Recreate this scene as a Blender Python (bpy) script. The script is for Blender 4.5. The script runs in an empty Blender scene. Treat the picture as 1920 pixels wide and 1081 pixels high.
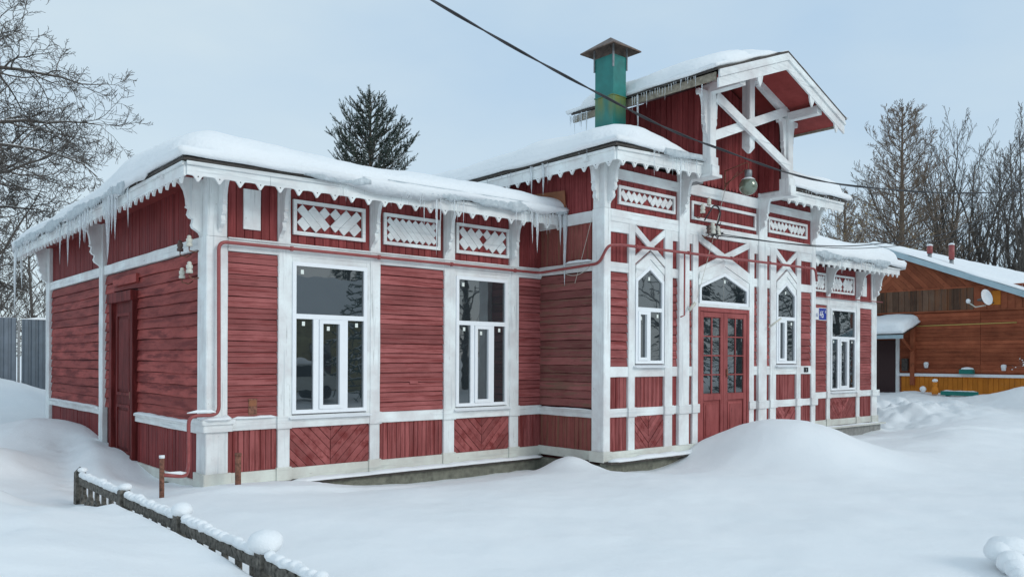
import bpy, bmesh, math, random
import numpy as np
from mathutils import Vector, Matrix
R = math.radians
random.seed(7); rng = np.random.default_rng(7)
scene = bpy.context.scene
col = scene.collection

# ------------------------------------------------------------------ camera
cam = bpy.data.cameras.new('camera'); cam.sensor_width = 36.0; cam.lens = 1531.3/1920*36
cam.shift_y = (672.7-540.5)/1920; cam.clip_end = 2000; cam.clip_start = .1
co = bpy.data.objects.new('camera', cam); col.objects.link(co); scene.camera = co
CAM = Vector((-4.0647, -10.6995, 1.6698)); YAW = .710777; ROLL = .0041703
fwd = Vector((math.sin(YAW), math.cos(YAW), 0)); rgt = Vector((math.cos(YAW), -math.sin(YAW), 0)); up = Vector((0, 0, 1))
r2 = math.cos(ROLL)*rgt + math.sin(ROLL)*up; u2 = -math.sin(ROLL)*rgt + math.cos(ROLL)*up
co.matrix_world = Matrix(((r2.x, u2.x, -fwd.x, CAM.x), (r2.y, u2.y, -fwd.y, CAM.y), (r2.z, u2.z, -fwd.z, CAM.z), (0, 0, 0, 1)))

# ------------------------------------------------------------------ world and sun
SUN_EL, SUN_AZ = R(27), R(165)          # azimuth measured clockwise from +Y
world = bpy.data.worlds.new('World'); scene.world = world; world.use_nodes = True
nt = world.node_tree; nt.nodes.clear()
out = nt.nodes.new('ShaderNodeOutputWorld'); bg = nt.nodes.new('ShaderNodeBackground'); bg.inputs[1].default_value = .1
sky = nt.nodes.new('ShaderNodeTexSky'); sky.sky_type = 'NISHITA'; sky.sun_disc = False
sky.sun_elevation = SUN_EL; sky.sun_rotation = SUN_AZ
tc = nt.nodes.new('ShaderNodeTexCoord'); mp = nt.nodes.new('ShaderNodeMapping'); mp.inputs['Scale'].default_value = (1, 1, 2.6); mp.inputs['Location'].default_value = (2.3, .7, .4)
nz = nt.nodes.new('ShaderNodeTexNoise'); nz.inputs['Scale'].default_value = 1.5; nz.inputs['Detail'].default_value = 6; nz.inputs['Roughness'].default_value = .5
cr = nt.nodes.new('ShaderNodeValToRGB')
cr.color_ramp.elements[0].position = .33; cr.color_ramp.elements[0].color = (4.35, 6.15, 8.1, 1)
cr.color_ramp.elements[1].position = .60; cr.color_ramp.elements[1].color = (6.35, 7.6, 8.35, 1)
mx = nt.nodes.new('ShaderNodeMixRGB'); mx.inputs[0].default_value = .88
nt.links.new(tc.outputs['Generated'], mp.inputs[0]); nt.links.new(mp.outputs[0], nz.inputs['Vector'])
nt.links.new(nz.outputs[0], cr.inputs[0]); nt.links.new(sky.outputs[0], mx.inputs[1])
sp_ = nt.nodes.new('ShaderNodeSeparateXYZ'); nt.links.new(tc.outputs['Generated'], sp_.inputs[0])
mr = nt.nodes.new('ShaderNodeMapRange'); mr.inputs[1].default_value = 0; mr.inputs[2].default_value = .55; mr.inputs[3].default_value = .75; mr.inputs[4].default_value = 0; nt.links.new(sp_.outputs[2], mr.inputs[0])
hm = nt.nodes.new('ShaderNodeMixRGB'); hm.inputs[2].default_value = (6.25, 7.5, 8.35, 1); nt.links.new(mr.outputs[0], hm.inputs[0]); nt.links.new(cr.outputs[0], hm.inputs[1]); nt.links.new(hm.outputs[0], mx.inputs[2])
nt.links.new(mx.outputs[0], bg.inputs[0]); nt.links.new(bg.outputs[0], out.inputs[0])
sl = bpy.data.lights.new('sun', 'SUN'); sl.energy = 1.0; sl.angle = R(25); sl.color = (1, .985, .95)
so = bpy.data.objects.new('sun', sl); col.objects.link(so)
sd = Vector((math.sin(SUN_AZ)*math.cos(SUN_EL), math.cos(SUN_AZ)*math.cos(SUN_EL), math.sin(SUN_EL)))
so.rotation_euler = sd.to_track_quat('Z', 'Y').to_euler()
scene.view_settings.view_transform = 'Standard'; scene.view_settings.look = 'None'
scene.view_settings.exposure = .10; scene.view_settings.gamma = 1; scene.view_settings.use_curve_mapping = False
scene.render.engine = 'CYCLES'

# ------------------------------------------------------------------ materials
def newmat(name):
    m = bpy.data.materials.new(name); m.use_nodes = True
    return m, m.node_tree, m.node_tree.nodes['Principled BSDF']
def lnk(nt, a, b): nt.links.new(a, b)
def mapped(nt, scale, obj=False):
    g = nt.nodes.new('ShaderNodeTexCoord' if obj else 'ShaderNodeNewGeometry'); m = nt.nodes.new('ShaderNodeMapping'); m.inputs['Scale'].default_value = scale
    lnk(nt, g.outputs['Object' if obj else 'Position'], m.inputs[0]); return m.outputs[0]
def noise(nt, vec, scale, detail=4, rough=.5):
    n = nt.nodes.new('ShaderNodeTexNoise'); n.inputs['Scale'].default_value = scale; n.inputs['Detail'].default_value = detail; n.inputs['Roughness'].default_value = rough
    lnk(nt, vec, n.inputs['Vector']); return n.outputs[0]
def ramp(nt, fac, stops):
    r = nt.nodes.new('ShaderNodeValToRGB'); e = r.color_ramp.elements
    while len(e) < len(stops): e.new(.5)
    for k, (p, c) in enumerate(stops): e[k].position = p; e[k].color = (*c, 1) if len(c) == 3 else c
    lnk(nt, fac, r.inputs[0]); return r.outputs[0]
def mix(nt, fac, a, b, mode='MIX'):
    m = nt.nodes.new('ShaderNodeMixRGB'); m.blend_type = mode
    for i, v in ((0, fac), (1, a), (2, b)):
        if isinstance(v, (int, float)): m.inputs[i].default_value = v
        elif isinstance(v, tuple): m.inputs[i].default_value = (*v, 1)
        else: lnk(nt, v, m.inputs[i])
    return m.outputs[0]
def bump(nt, p, h, strength, dist=.01):
    b = nt.nodes.new('ShaderNodeBump'); b.inputs['Strength'].default_value = strength; b.inputs['Distance'].default_value = dist
    lnk(nt, h, b.inputs['Height']); lnk(nt, b.outputs[0], p.inputs['Normal'])
def objrand(nt):
    o = nt.nodes.new('ShaderNodeObjectInfo'); return o.outputs['Random']

def painted(name, c, grain, worn, wornc, wear, rnd=.18, rough=.6):
    """old paint on wood: per-board tone, patchy fading, grain cracks, worn spots"""
    m, nt, p = newmat(name)
    vg = mapped(nt, grain); v1 = mapped(nt, (1, 1, 1))
    g = noise(nt, vg, 1, 5, .65); big = noise(nt, v1, 2.2, 4, .6); sm = noise(nt, vg, .35, 6, .7)
    c0 = tuple(x*(1-rnd) for x in c); c1 = tuple(min(1, x*(1+rnd)) for x in c)
    a = mix(nt, objrand(nt), c0, c1)
    a = mix(nt, ramp(nt, big, [(.3, (.78,)*3), (.7, (1.12,)*3)]), a, a, 'MIX')
    tone = ramp(nt, big, [(.3, (.82, .78, .78)), (.7, (1.1, 1.14, 1.14))]); mid = noise(nt, mapped(nt, tuple(max(1.5, q*.22) for q in grain)), 1, 5, .75); a = mix(nt, 1., a, ramp(nt, mid, [(.32, (.74, .70, .70)), (.5, (1, 1, 1)), (.7, (1.14, 1.16, 1.16))]) if c[0] < .6 else (1., 1., 1.), 'MULTIPLY')
    a = mix(nt, 1., a, tone, 'MULTIPLY')
    a = mix(nt, ramp(nt, sm, [(wear, (0, 0, 0)), (wear+.12, (1, 1, 1))]), a, worn)
    a = mix(nt, ramp(nt, g, [(.27, (1, 1, 1)), (.36, (0, 0, 0))]), a, wornc)
    chip = noise(nt, mapped(nt, tuple(6+q*.35 for q in grain)), 1.6, 5, .7)
    a = mix(nt, ramp(nt, chip, [(.685, (0, 0, 0)), (.70, (1, 1, 1))]), a, (.34, .33, .31) if c[0] > .6 else (.13, .055, .045))
    lnk(nt, a, p.inputs['Base Color']); p.inputs['Roughness'].default_value = rough
    p.inputs['Specular IOR Level'].default_value = .14
    bump(nt, p, g, .5, .006)
    return m
RED = (.335, .102, .098)
M = {}
M['red_h'] = painted('red_paint_along', RED, (3, 3, 60), (.22, .048, .046), (.09, .02, .02), .49, .24)
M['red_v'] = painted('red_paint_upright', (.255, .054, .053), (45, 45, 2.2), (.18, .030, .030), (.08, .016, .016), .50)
M['red_vl'] = painted('red_paint_plinth', (.31, .090, .086), (40, 40, 2.2), (.19, .038, .036), (.08, .016, .016), .47)
M['red_d'] = painted('red_paint_diagonal', (.31, .090, .086), (18, 18, 18), (.20, .040, .038), (.09, .02, .02), .50)
M['red_hw'] = painted('weathered_red_along', (.27, .095, .088), (3, 3, 45), (.21, .115, .085), (.07, .028, .025), .50, .28)
M['red_vw'] = painted('weathered_red_upright', (.27, .08, .07), (45, 45, 2), (.22, .11, .075), (.09, .03, .025), .50, .28)
M['red_g'] = painted('gable_red_along', (.33, .070, .060), (2.5, 2.5, 26), (.17, .028, .026), (.09, .018, .018), .48, .18)
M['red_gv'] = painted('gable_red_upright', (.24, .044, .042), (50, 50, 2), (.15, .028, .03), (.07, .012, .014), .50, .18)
M['red_door'] = painted('door_red_paint', (.33, .088, .084), (30, 30, 3), (.20, .036, .034), (.09, .02, .02), .58)
M['darkred'] = painted('old_door_paint', (.17, .028, .026), (30, 30, 3), (.095, .014, .013), (.04, .01, .01), .46)
M['backing'] = painted('backing_wood', (.07, .014, .015), (4, 4, 30), (.05, .012, .012), (.03, .008, .008), .6)
M['soffit'] = painted('soffit_paint', (.27, .05, .045), (4, 4, 4), (.2, .04, .035), (.1, .03, .03), .62)
WHITE = (.80, .81, .80)
M['white_v'] = painted('white_paint_upright', WHITE, (38, 38, 1.7), (.62, .64, .64), (.33, .33, .32), .53, .04)
M['white_h'] = painted('white_paint_along', WHITE, (1.8, 1.8, 38), (.62, .64, .64), (.33, .33, .32), .53, .04)
M['cream'] = painted('dirty_white_base', (.66, .66, .60), (2, 2, 30), (.52, .53, .49), (.3, .3, .28), .55, .05)
def plain(name, c, rough=.5, metal=0, nscale=0, amp=.15, b=0, spec=.5):
    m, nt, p = newmat(name); p.inputs['Roughness'].default_value = rough; p.inputs['Metallic'].default_value = metal; p.inputs['Specular IOR Level'].default_value = spec
    if nscale:
        n = noise(nt, mapped(nt, (1, 1, 1)), nscale, 6, .6)
        a = ramp(nt, n, [(.3, tuple(x*(1-amp) for x in c)), (.7, tuple(min(1, x*(1+amp)) for x in c))])
        lnk(nt, a, p.inputs['Base Color'])
        if b: bump(nt, p, n, b, .01)
    else: p.inputs['Base Color'].default_value = (*c, 1)
    return m
M['weathered_wood'] = plain('weathered_wood', (.30, .26, .20), .85, nscale=16, amp=.4, b=.5)
M['pvc'] = plain('white_plastic', (.86, .88, .90), .3, nscale=3, amp=.02)
M['sticker'] = plain('sticker_paper', (.80, .84, .78), .6)
M['deck'] = plain('dark_roof_edge', (.055, .045, .038), .7, nscale=14, amp=.5, b=.4)
M['concrete'] = plain('mossy_concrete', (.17, .17, .135), .9, nscale=9, amp=.4, b=.6)
M['concrete2'] = plain('grey_concrete', (.27, .27, .255), .9, nscale=7, amp=.3, b=.6)
M['fence_concrete'] = plain('weathered_concrete', (.13, .118, .10), .95, nscale=22, amp=.8, b=.9)
M['pipe'] = plain('red_pipe_paint', (.30, .065, .062), .45, nscale=20, amp=.15)
M['rust'] = plain('rusty_iron', (.20, .085, .055), .85, nscale=30, amp=.6, b=.5)
M['steel'] = plain('grey_steel', (.25, .26, .27), .5, .6, nscale=20, amp=.2)
M['cable'] = plain('black_cable', (.028, .028, .032), .6)
M['porcelain'] = plain('porcelain', (.62, .60, .52), .3)
M['porcelain_dark'] = plain('brown_porcelain', (.09, .05, .04), .3)
M['board_brown'] = plain('brown_fibreboard', (.27, .10, .045), .75, nscale=8, amp=.2)
M['black'] = plain('black_gap', (.012, .012, .014), .8)
M['bark'] = plain('bark', (.105, .092, .082), .95, nscale=12, amp=.35, b=.5)
M['bark_warm'] = plain('larch_bark', (.165, .122, .090), .95, nscale=6, amp=.35)
M['needle'] = plain('pine_needles', (.050, .082, .060), .75, nscale=9, amp=.4)
M['dryleaf'] = plain('dry_leaves', (.26, .18, .075), .9, nscale=9, amp=.4)
# snow
def snowmat(name, scale, strength):
    m, nt, p = newmat(name)
    v = mapped(nt, (1, 1, 1)); a = noise(nt, v, scale, 8, .62); b = noise(nt, v, 1.1, 3, .5); g = noise(nt, v, 160, 2, .5)
    lnk(nt, ramp(nt, b, [(.3, (.86, .885, .90)), (.7, (.90, .915, .925))]), p.inputs['Base Color'])
    p.inputs['Roughness'].default_value = .75; p.inputs['Specular IOR Level'].default_value = .15
    ad = nt.nodes.new('ShaderNodeMath'); ad.operation = 'MULTIPLY_ADD'; lnk(nt, g, ad.inputs[0]); ad.inputs[1].default_value = .12; lnk(nt, a, ad.inputs[2])
    bump(nt, p, ad.outputs[0], strength, .04)
    return m
M['snow'] = snowmat('ground_snow', 4.5, .34)
M['snow_roof'] = snowmat('roof_snow', 8, .6)
m, nt, p = newmat('icicle_ice'); p.inputs['Base Color'].default_value = (.93, .96, .98, 1); p.inputs['Transmission Weight'].default_value = .55
p.inputs['IOR'].default_value = 1.31; p.inputs['Roughness'].default_value = .12; bump(nt, p, noise(nt, mapped(nt, (1, 1, .5)), 45, 3), .5, .01); M['ice'] = m
m, nt, p = newmat('window_glass'); p.inputs['Base Color'].default_value = (.018, .024, .028, 1); p.inputs['Roughness'].default_value = .015
p.inputs['IOR'].default_value = 2.35; bump(nt, p, noise(nt, mapped(nt, (1, 1, 1)), 2.2, 2), .05, .02); M['glass'] = m
m, nt, p = newmat('chimney_green')
a = noise(nt, mapped(nt, (9, 9, 1.3)), 1, 5, .6); sx = nt.nodes.new('ShaderNodeSeparateXYZ'); g = nt.nodes.new('ShaderNodeNewGeometry'); lnk(nt, g.outputs['Position'], sx.inputs[0])
band = nt.nodes.new('ShaderNodeMapRange'); lnk(nt, sx.outputs[2], band.inputs[0]); band.inputs[1].default_value = 5.8; band.inputs[2].default_value = 6.27; band.inputs[3].default_value = 0; band.inputs[4].default_value = 1
st = nt.nodes.new('ShaderNodeMath'); st.operation = 'LESS_THAN'; lnk(nt, sx.outputs[2], st.inputs[0]); st.inputs[1].default_value = 6.28
mu = nt.nodes.new('ShaderNodeMath'); mu.operation = 'MULTIPLY'; lnk(nt, band.outputs[0], mu.inputs[0]); lnk(nt, st.outputs[0], mu.inputs[1])
m2 = nt.nodes.new('ShaderNodeMath'); m2.operation = 'MULTIPLY'; lnk(nt, mu.outputs[0], m2.inputs[0]); lnk(nt, ramp(nt, a, [(.35, (.2,)*3), (.6, (1,)*3)]), m2.inputs[1])
base = ramp(nt, noise(nt, mapped(nt, (1, 1, 1)), 5, 4), [(.3, (.008, .13, .115)), (.7, (.014, .20, .175))])
lnk(nt, mix(nt, m2.outputs[0], base, (.17, .19, .03)), p.inputs['Base Color']); p.inputs['Roughness'].default_value = .35; M['green'] = m
M['capmetal'] = plain('rusty_sheet_metal', (.13, .085, .065), .55, .35, nscale=7, amp=.7)

# ------------------------------------------------------------------ mesh helpers
class MB:
    def __init__(s): s.v = []; s.f = []
    def add(s, vs, fs):
        n = len(s.v); s.v += [tuple(v) for v in vs]; s.f += [tuple(i+n for i in f) for f in fs]; return s
    def box(s, a, b):
        (x0, y0, z0), (x1, y1, z1) = a, b
        return s.add([(x0, y0, z0), (x1, y0, z0), (x1, y1, z0), (x0, y1, z0), (x0, y0, z1), (x1, y0, z1), (x1, y1, z1), (x0, y1, z1)],
                     [(0, 3, 2, 1), (4, 5, 6, 7), (0, 1, 5, 4), (1, 2, 6, 5), (2, 3, 7, 6), (3, 0, 4, 7)])
    def hull(s, A, B):       # two matching loops joined by sides and capped
        n = len(A); return s.add(list(A)+list(B), [tuple(range(n-1, -1, -1)), tuple(range(n, 2*n))]+[(i, (i+1) % n, n+(i+1) % n, n+i) for i in range(n)])
    def tube(s, pts, rad, n=6, cap=True):
        pts = [Vector(p) for p in pts]; rs = rad if isinstance(rad, (list, tuple)) else [rad]*len(pts)
        vs = []; prev = None
        for i, p in enumerate(pts):
            t = (pts[min(i+1, len(pts)-1)]-pts[max(i-1, 0)]).normalized()
            a = t.orthogonal().normalized() if prev is None else (prev-t*prev.dot(t)).normalized()
            prev = a; b = t.cross(a)
            for k in range(n):
                w = 2*math.pi*k/n; vs.append(p+(a*math.cos(w)+b*math.sin(w))*rs[i])
        fs = [(i*n+k, i*n+(k+1) % n, (i+1)*n+(k+1) % n, (i+1)*n+k) for i in range(len(pts)-1) for k in range(n)]
        if cap: fs += [tuple(range(n-1, -1, -1)), tuple((len(pts)-1)*n+k for k in range(n))]
        return s.add(vs, fs)
    def lathe(s, c, prof, n=14, axis='z'):
        vs = []
        for (r, h) in prof:
            for k in range(n):
                w = 2*math.pi*k/n; a, b = r*math.cos(w), r*math.sin(w)
                vs.append((c[0]+a, c[1]+b, c[2]+h) if axis == 'z' else ((c[0]+a, c[1]+h, c[2]+b) if axis == 'y' else (c[0]+h, c[1]+a, c[2]+b)))
        fs = [(i*n+k, i*n+(k+1) % n, (i+1)*n+(k+1) % n, (i+1)*n+k) for i in range(len(prof)-1) for k in range(n)]
        fs += [tuple(range(n-1, -1, -1)), tuple((len(prof)-1)*n+k for k in range(n))]
        return s.add(vs, fs)
    def mesh(s, name, mat, smooth=False, recalc=True):
        me = bpy.data.meshes.new(name); me.from_pydata(s.v, [], s.f)
        if recalc:
            bm = bmesh.new(); bm.from_mesh(me); bmesh.ops.recalc_face_normals(bm, faces=bm.faces); bm.to_mesh(me); bm.free()
        if smooth: me.polygons.foreach_set('use_smooth', [True]*len(me.polygons))
        me.materials.append(M[mat] if isinstance(mat, str) else mat); return me
    def build(s, name, mat, parent=None, smooth=False, label=None, recalc=True):
        return link(name, s.mesh(name, mat, smooth, recalc), parent, label)
def link(name, me, parent=None, label=None):
    o = bpy.data.objects.new(name, me); col.objects.link(o)
    if parent: o.parent = parent
    if label: o['label'] = label
    return o
def tag(o, label, cat, group=None):
    o['label'] = label; o['category'] = cat
    if group: o['group'] = group
    return o
def thing(name, loc, label, cat, group=None):
    o = bpy.data.objects.new(name, None); o.location = loc; col.objects.link(o); tag(o, label, cat, group); o.empty_display_size = .2
    bpy.context.view_layer.update(); return o
def adopt(o, root):         # geometry written in world coordinates, parented to a thing standing elsewhere
    o.parent = root; o.matrix_parent_inverse = root.matrix_world.inverted(); return o
def structure(o): o['kind'] = 'structure'; return o
def stuff(o): o['kind'] = 'stuff'; return o
J = lambda s: random.uniform(-s, s)

class Facade:               # u along the wall, o outward, z up
    def __init__(s, kind, base): s.kind, s.base = kind, base
    def __call__(s, u, o, z): return (u, s.base-o, z) if s.kind == 'front' else (s.base-o, u, z)
    def prism(s, poly, o0, o1, mb=None):
        mb = mb or MB(); mb.hull([s(u, o0, z) for u, z in poly], [s(u, o1, z) for u, z in poly]); return mb
    def box(s, u0, u1, z0, z1, o0, o1, mb=None): return s.prism([(u0, z0), (u1, z0), (u1, z1), (u0, z1)], o0, o1, mb)
    def profile(s, poly, u0, u1, mb=None):
        mb = mb or MB(); mb.hull([s(u0, o, z) for o, z in poly], [s(u1, o, z) for o, z in poly]); return mb
    def bar(s, u0, u1, z0, z1, o0, o1, jit=.0022, mb=None, c=.006, step=.35):   # trim board with worn edges
        mb = mb or MB(); L = (z1-z0) if (z1-z0) > (u1-u0) else (u1-u0); vert = (z1-z0) > (u1-u0); n = max(2, int(L/step)); loops = []
        for k in range(n+1):
            t = k/n
            if vert:
                z = z0+(z1-z0)*t; a, b, q = J(jit), J(jit), J(jit*.5)
                loops.append([s(u0+a, o0, z), s(u1+b, o0, z), s(u1+b, o1-c+q, z), s(u1-c+b, o1+q, z), s(u0+c+a, o1+q, z), s(u0+a, o1-c+q, z)])
            else:
                u = u0+(u1-u0)*t; a, b, q = J(jit), J(jit), J(jit*.5)
                loops.append([s(u, o0, z0+a), s(u, o0, z1+b), s(u, o1-c+q, z1+b), s(u, o1+q, z1-c+b), s(u, o1+q, z0+c+a), s(u, o1-c+q, z0+a)])
        vs = [v for l in loops for v in l]; fs = [tuple(range(5, -1, -1)), tuple(n*6+k for k in range(6))]
        fs += [(i*6+k, i*6+(k+1) % 6, (i+1)*6+(k+1) % 6, (i+1)*6+k) for i in range(n) for k in range(6)]
        return mb.add(vs, fs)
def clip(poly, f):          # keep f(p) >= 0
    res = []
    for i in range(len(poly)):
        a, b = poly[i], poly[(i+1) % len(poly)]; fa, fb = f(a), f(b)
        if fa >= 0: res.append(a)
        if (fa >= 0) != (fb >= 0): t = fa/(fa-fb); res.append((a[0]+(b[0]-a[0])*t, a[1]+(b[1]-a[1])*t))
    return res
def offset(poly, d):        # inward offset of a convex counter-clockwise polygon
    n = len(poly); L = []
    for i in range(n):
        a, b = poly[i], poly[(i+1) % n]; dx, dz = b[0]-a[0], b[1]-a[1]; l = math.hypot(dx, dz); nx, nzz = -dz/l, dx/l
        L.append((nx, nzz, nx*a[0]+nzz*a[1]+d))
    res = []
    for i in range(n):
        a1, b1, c1 = L[i-1]; a2, b2, c2 = L[i]; D = a1*b2-a2*b1
        res.append(((c1*b2-c2*b1)/D, (a1*c2-a2*c1)/D))
    return res
def ring(F, outer, inner, o0, o1, mb=None):
    mb = mb or MB(); n = len(outer)
    vs = [F(*(u, o, z)) for poly, o in ((outer, o0), (inner, o0), (outer, o1), (inner, o1)) for u, z in poly]
    fs = []
    for i in range(n):
        j = (i+1) % n
        fs += [(2*n+i, 2*n+j, 3*n+j, 3*n+i), (i, n+i, n+j, j), (i, j, 2*n+j, 2*n+i), (n+i, 3*n+i, 3*n+j, n+j)]
    return mb.add(vs, fs)

# ------------------------------------------------------------------ ground
def hsh(ix, iy, seed):
    h = np.sin(ix*127.1+iy*311.7+seed*74.7)*43758.5453; return h-np.floor(h)
def vnoise(x, y, seed=0):
    ix, iy = np.floor(x), np.floor(y); fx, fy = x-ix, y-iy; fx = fx*fx*(3-2*fx); fy = fy*fy*(3-2*fy)
    a, b, c, d = hsh(ix, iy, seed), hsh(ix+1, iy, seed), hsh(ix, iy+1, seed), hsh(ix+1, iy+1, seed)
    return (a*(1-fx)+b*fx)*(1-fy)+(c*(1-fx)+d*fx)*fy-.5
def fbm(x, y, o=4, seed=0):
    s = 0; a = 1
    for k in range(o): s = s+a*vnoise(x*2**k+k*7.3, y*2**k-k*3.1, seed+k); a *= .5
    return s
def ss(a, b, x): t = np.clip((x-a)/(b-a), 0, 1); return t*t*(3-2*t)
def gz(x, y):
    x = np.asarray(x, float); y = np.asarray(y, float)
    z = -.10+.035*fbm(x*.35, y*.35, 3, 3)*2
    z = z-.17*ss(.6, 2.4, x)*ss(-1.9, -.35, y)*ss(20.5, 19.2, x)                        # hollow along the front wall
    z = z+.11*np.exp(-((x+.3)/1.2)**2-((y+.5)/1.3)**2)
    # drift against the gable wall and the rise behind it
    z = z+.22*ss(1.2, 7, y)*ss(1.5, .2, x)*ss(-3.0, -1.0, x)+.85*ss(9.5, 17.5, y)*ss(8, 3, x)+.10*ss(1, 6, y)*ss(1, 0, x)
    z = z+.30*np.exp(-np.abs((x+.75)/.85)**2.2-np.abs((y-6.6)/1.4)**2.4)+.30*np.exp(-np.abs((x+2.05)/.62)**2-np.abs((y-3.9)/.75)**2.2)+.05*ss(-.2, -1.5, x)*ss(0, 3, y)*ss(9, 6, y)*2*fbm(x*1.7, y*.9, 3, 41)-.10*np.exp(-((x+1.3)/.5)**2-((y-3.0)/1.2)**2)+.12*np.exp(-((x+.35)/.4)**2-((y-3.6)/.9)**2)
    # bank beside the concrete border fence
    z = z+.25*ss(-1.46, -1.70, x)*ss(-.2, -2.4, y)+.32*ss(-1.75, -3.4, x)*ss(3.4, -1.0, y)
    z = z+.20*np.exp(-((x+2.55)/.40)**2-((y-.5)/.45)**2)+.10*np.exp(-((x+2.9)/.30)**2-((y+1.4)/.6)**2)+.07*np.exp(-((x+2.1)/.18)**2-((y+.55)/.22)**2)+.05*np.exp(-((x+1.85)/.14)**2-((y+1.0)/.22)**2)+.04*np.exp(-((x+1.72)/.12)**2-((y+1.75)/.22)**2)
    # shovelled mound by the door
    a = ((x-8.45)/np.where(x < 8.45, .92, 1.95)); b = ((y+3.1)/np.where(y < -3.1, 1.45, 1.5))
    z = z+.70*np.exp(-(a*a)**1.15-(b*b)**1.1)
    z = z+.06*np.exp(-((x-5.5)/1.2)**2-((y+4.2)/1.0)**2)
    z = z+.22*np.exp(-((x-5.35)/.38)**2-((y+1.2)/.45)**2)
    z = z+.42*np.exp(-((x-6.1)/.3)**2-((y+.6)/.35)**2)*0
    # right: rising drifts and trampled path toward the brown house
    z = z+.50*ss(17.5, 26, x)*ss(-12, 2, y)+.16*np.exp(-((x-21.2)/1.8)**2-((y-.2)/2.2)**2)
    z = z+.22*np.exp(-((x-15.5)/3.0)**2-((y+3.6-.22*(x-15))/.9)**2)
    lump = np.exp(-((x-21.3)/2.6)**2-((y-.4)/2.0)**2)
    z = z+lump*(.42*fbm(x*2.0, y*2.0, 4, 11))+lump*.16*np.abs(fbm(x*3, y*3, 3, 5))
    z = z+.50*np.exp(-((x-24.6)/.9)**2-((y+2.0)/1.0)**2)+.13*ss(23.5, 25, x)*ss(-4, 0, y)*ss(40, 27, x)+.10*np.exp(-((x-25.2)/.6)**2-((y-1.9)/.6)**2)
    # trail along the gable wall
    tx = -.95-.25*np.sin(y*.8); tr = np.exp(-((x-tx)/.22)**2)*ss(.3, 1.3, y)*ss(6.2, 4.6, y)
    z = z-tr*(.06+.13*np.abs(fbm(x*5, y*5, 3, 9)))+.05*np.exp(-((x-tx-.42)/.16)**2)*ss(.3, 1.3, y)*ss(6.2, 4.6, y)
    z = z+.020*fbm(x*1.1, y*1.1, 4, 21)*2+.006*fbm(x*5, y*5, 3, 23)*2
    sc = y+3.0+.9*np.sin(x*.42)+.5*fbm(x*.8, y*.8, 2, 61); z = z+.035*ss(-.10, .10, sc)*ss(9.5, 12, x)*ss(24, 19, x)
    sc = y+.95+.25*np.sin(x*1.3)+.3*fbm(x*1.1, y*1.1, 2, 63); z = z+.045*ss(-.08, .08, sc)*ss(-.9, .2, x)*ss(3.4, 2.0, x)*ss(1, 0, y)
    sc = x+2.9+.5*np.sin(y*.9)+.3*fbm(x, y, 2, 65); z = z+.05*ss(-.10, .10, sc)*ss(-5.5, -3.5, y)*ss(.5, -1.0, y)
    cl = np.maximum(0, fbm(x*2.6, y*2.6, 3, 71)-.18); z = z+.10*cl*(np.exp(-((x-6.9)/1.1)**2-((y+2.15)/.35)**2)+np.exp(-((x+.6)/.7)**2-((y+.9)/.6)**2)+.8*np.exp(-((x-1.0)/1.2)**2-((y+.55)/.3)**2))
    z = z-.12*ss(5.3, 5.9, x)*ss(8.5, 7.5, x)*ss(-3.3, -2.1, y)*ss(1, 0, y)-.13*ss(11.6, 12.8, x)*ss(20.0, 18.9, x)*ss(-2.4, -.8, y)*ss(1, 0, y)
    far = ss(30, 120, np.hypot(x, y)); z = z+far*1.2
    return z
def axis(lo, hi, dlo, dhi, d):
    a = list(np.arange(dlo, dhi, d)); s = d
    while a[-1] < hi: s *= 1.12; a.append(a[-1]+s)
    b = []; s = d; x = dlo
    while x > lo: s *= 1.12; x -= s; b.append(x)
    return np.array(b[::-1]+a)
xs = axis(-400, 700, -4.5, 25, .09); ys = axis(-400, 700, -9.3, 7, .085)
X, Y = np.meshgrid(xs, ys); Z = gz(X, Y)
nx, ny = len(xs), len(ys)
i = np.arange(nx-1)[None, :]+nx*np.arange(ny-1)[:, None]; i = i.ravel()
me = bpy.data.meshes.new('ground'); me.from_pydata(np.stack([X.ravel(), Y.ravel(), Z.ravel()], 1).tolist(), [], np.stack([i, i+1, i+nx+1, i+nx], 1).tolist())
me.polygons.foreach_set('use_smooth', [True]*len(me.polygons)); me.materials.append(M['snow'])
structure(link('ground', me))

# ================================================================== STATION HOUSE
house = thing('wooden_house', (0, 0, 0), 'long red clapboard house with white trim, arched central bay and open-truss dormer tower', 'building')
FL = Facade('front', 0.0)           # wings, front
FC = Facade('front', -1.6)          # central bay, front
FG = Facade('side', -.08)           # gable end, faces -X
FS = Facade('side', 5.80)           # return wall of the bay
FT = Facade('side', 7.76)           # tower, left side
FB = Facade('front', -1.63)         # tower, recessed back wall
walls = {}
def wall(key, a, b, label=None):
    walls[key] = MB().box(a, b).build('wall', 'backing', house, label=label); return walls[key]
wall('L', (-.08, 0, -.3), (5.85, .2, 4.1)); wall('G', (-.08, .2, -.3), (.12, 9.3, 4.1)); wall('B', (.12, 9.1, -.3), (18.4, 9.3, 4.2))
wall('S', (5.80, -1.6, -.3), (6.0, 6.5, 4.95)); wall('C', (6.0, -1.6, -.3), (12.25, -1.4, 4.95)); wall('S2', (12.05, -1.4, -.3), (12.25, 6.5, 4.95))
wall('R', (12.25, 0, -.3), (18.45, .2, 4.2)); wall('E', (18.25, .2, -.3), (18.45, 9.3, 4.2))
wall('T', (7.76, -2.12, 4.95), (7.86, 0.1, 6.45)); wall('T2', (10.14, -2.12, 4.95), (10.24, .1, 6.45))
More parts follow.
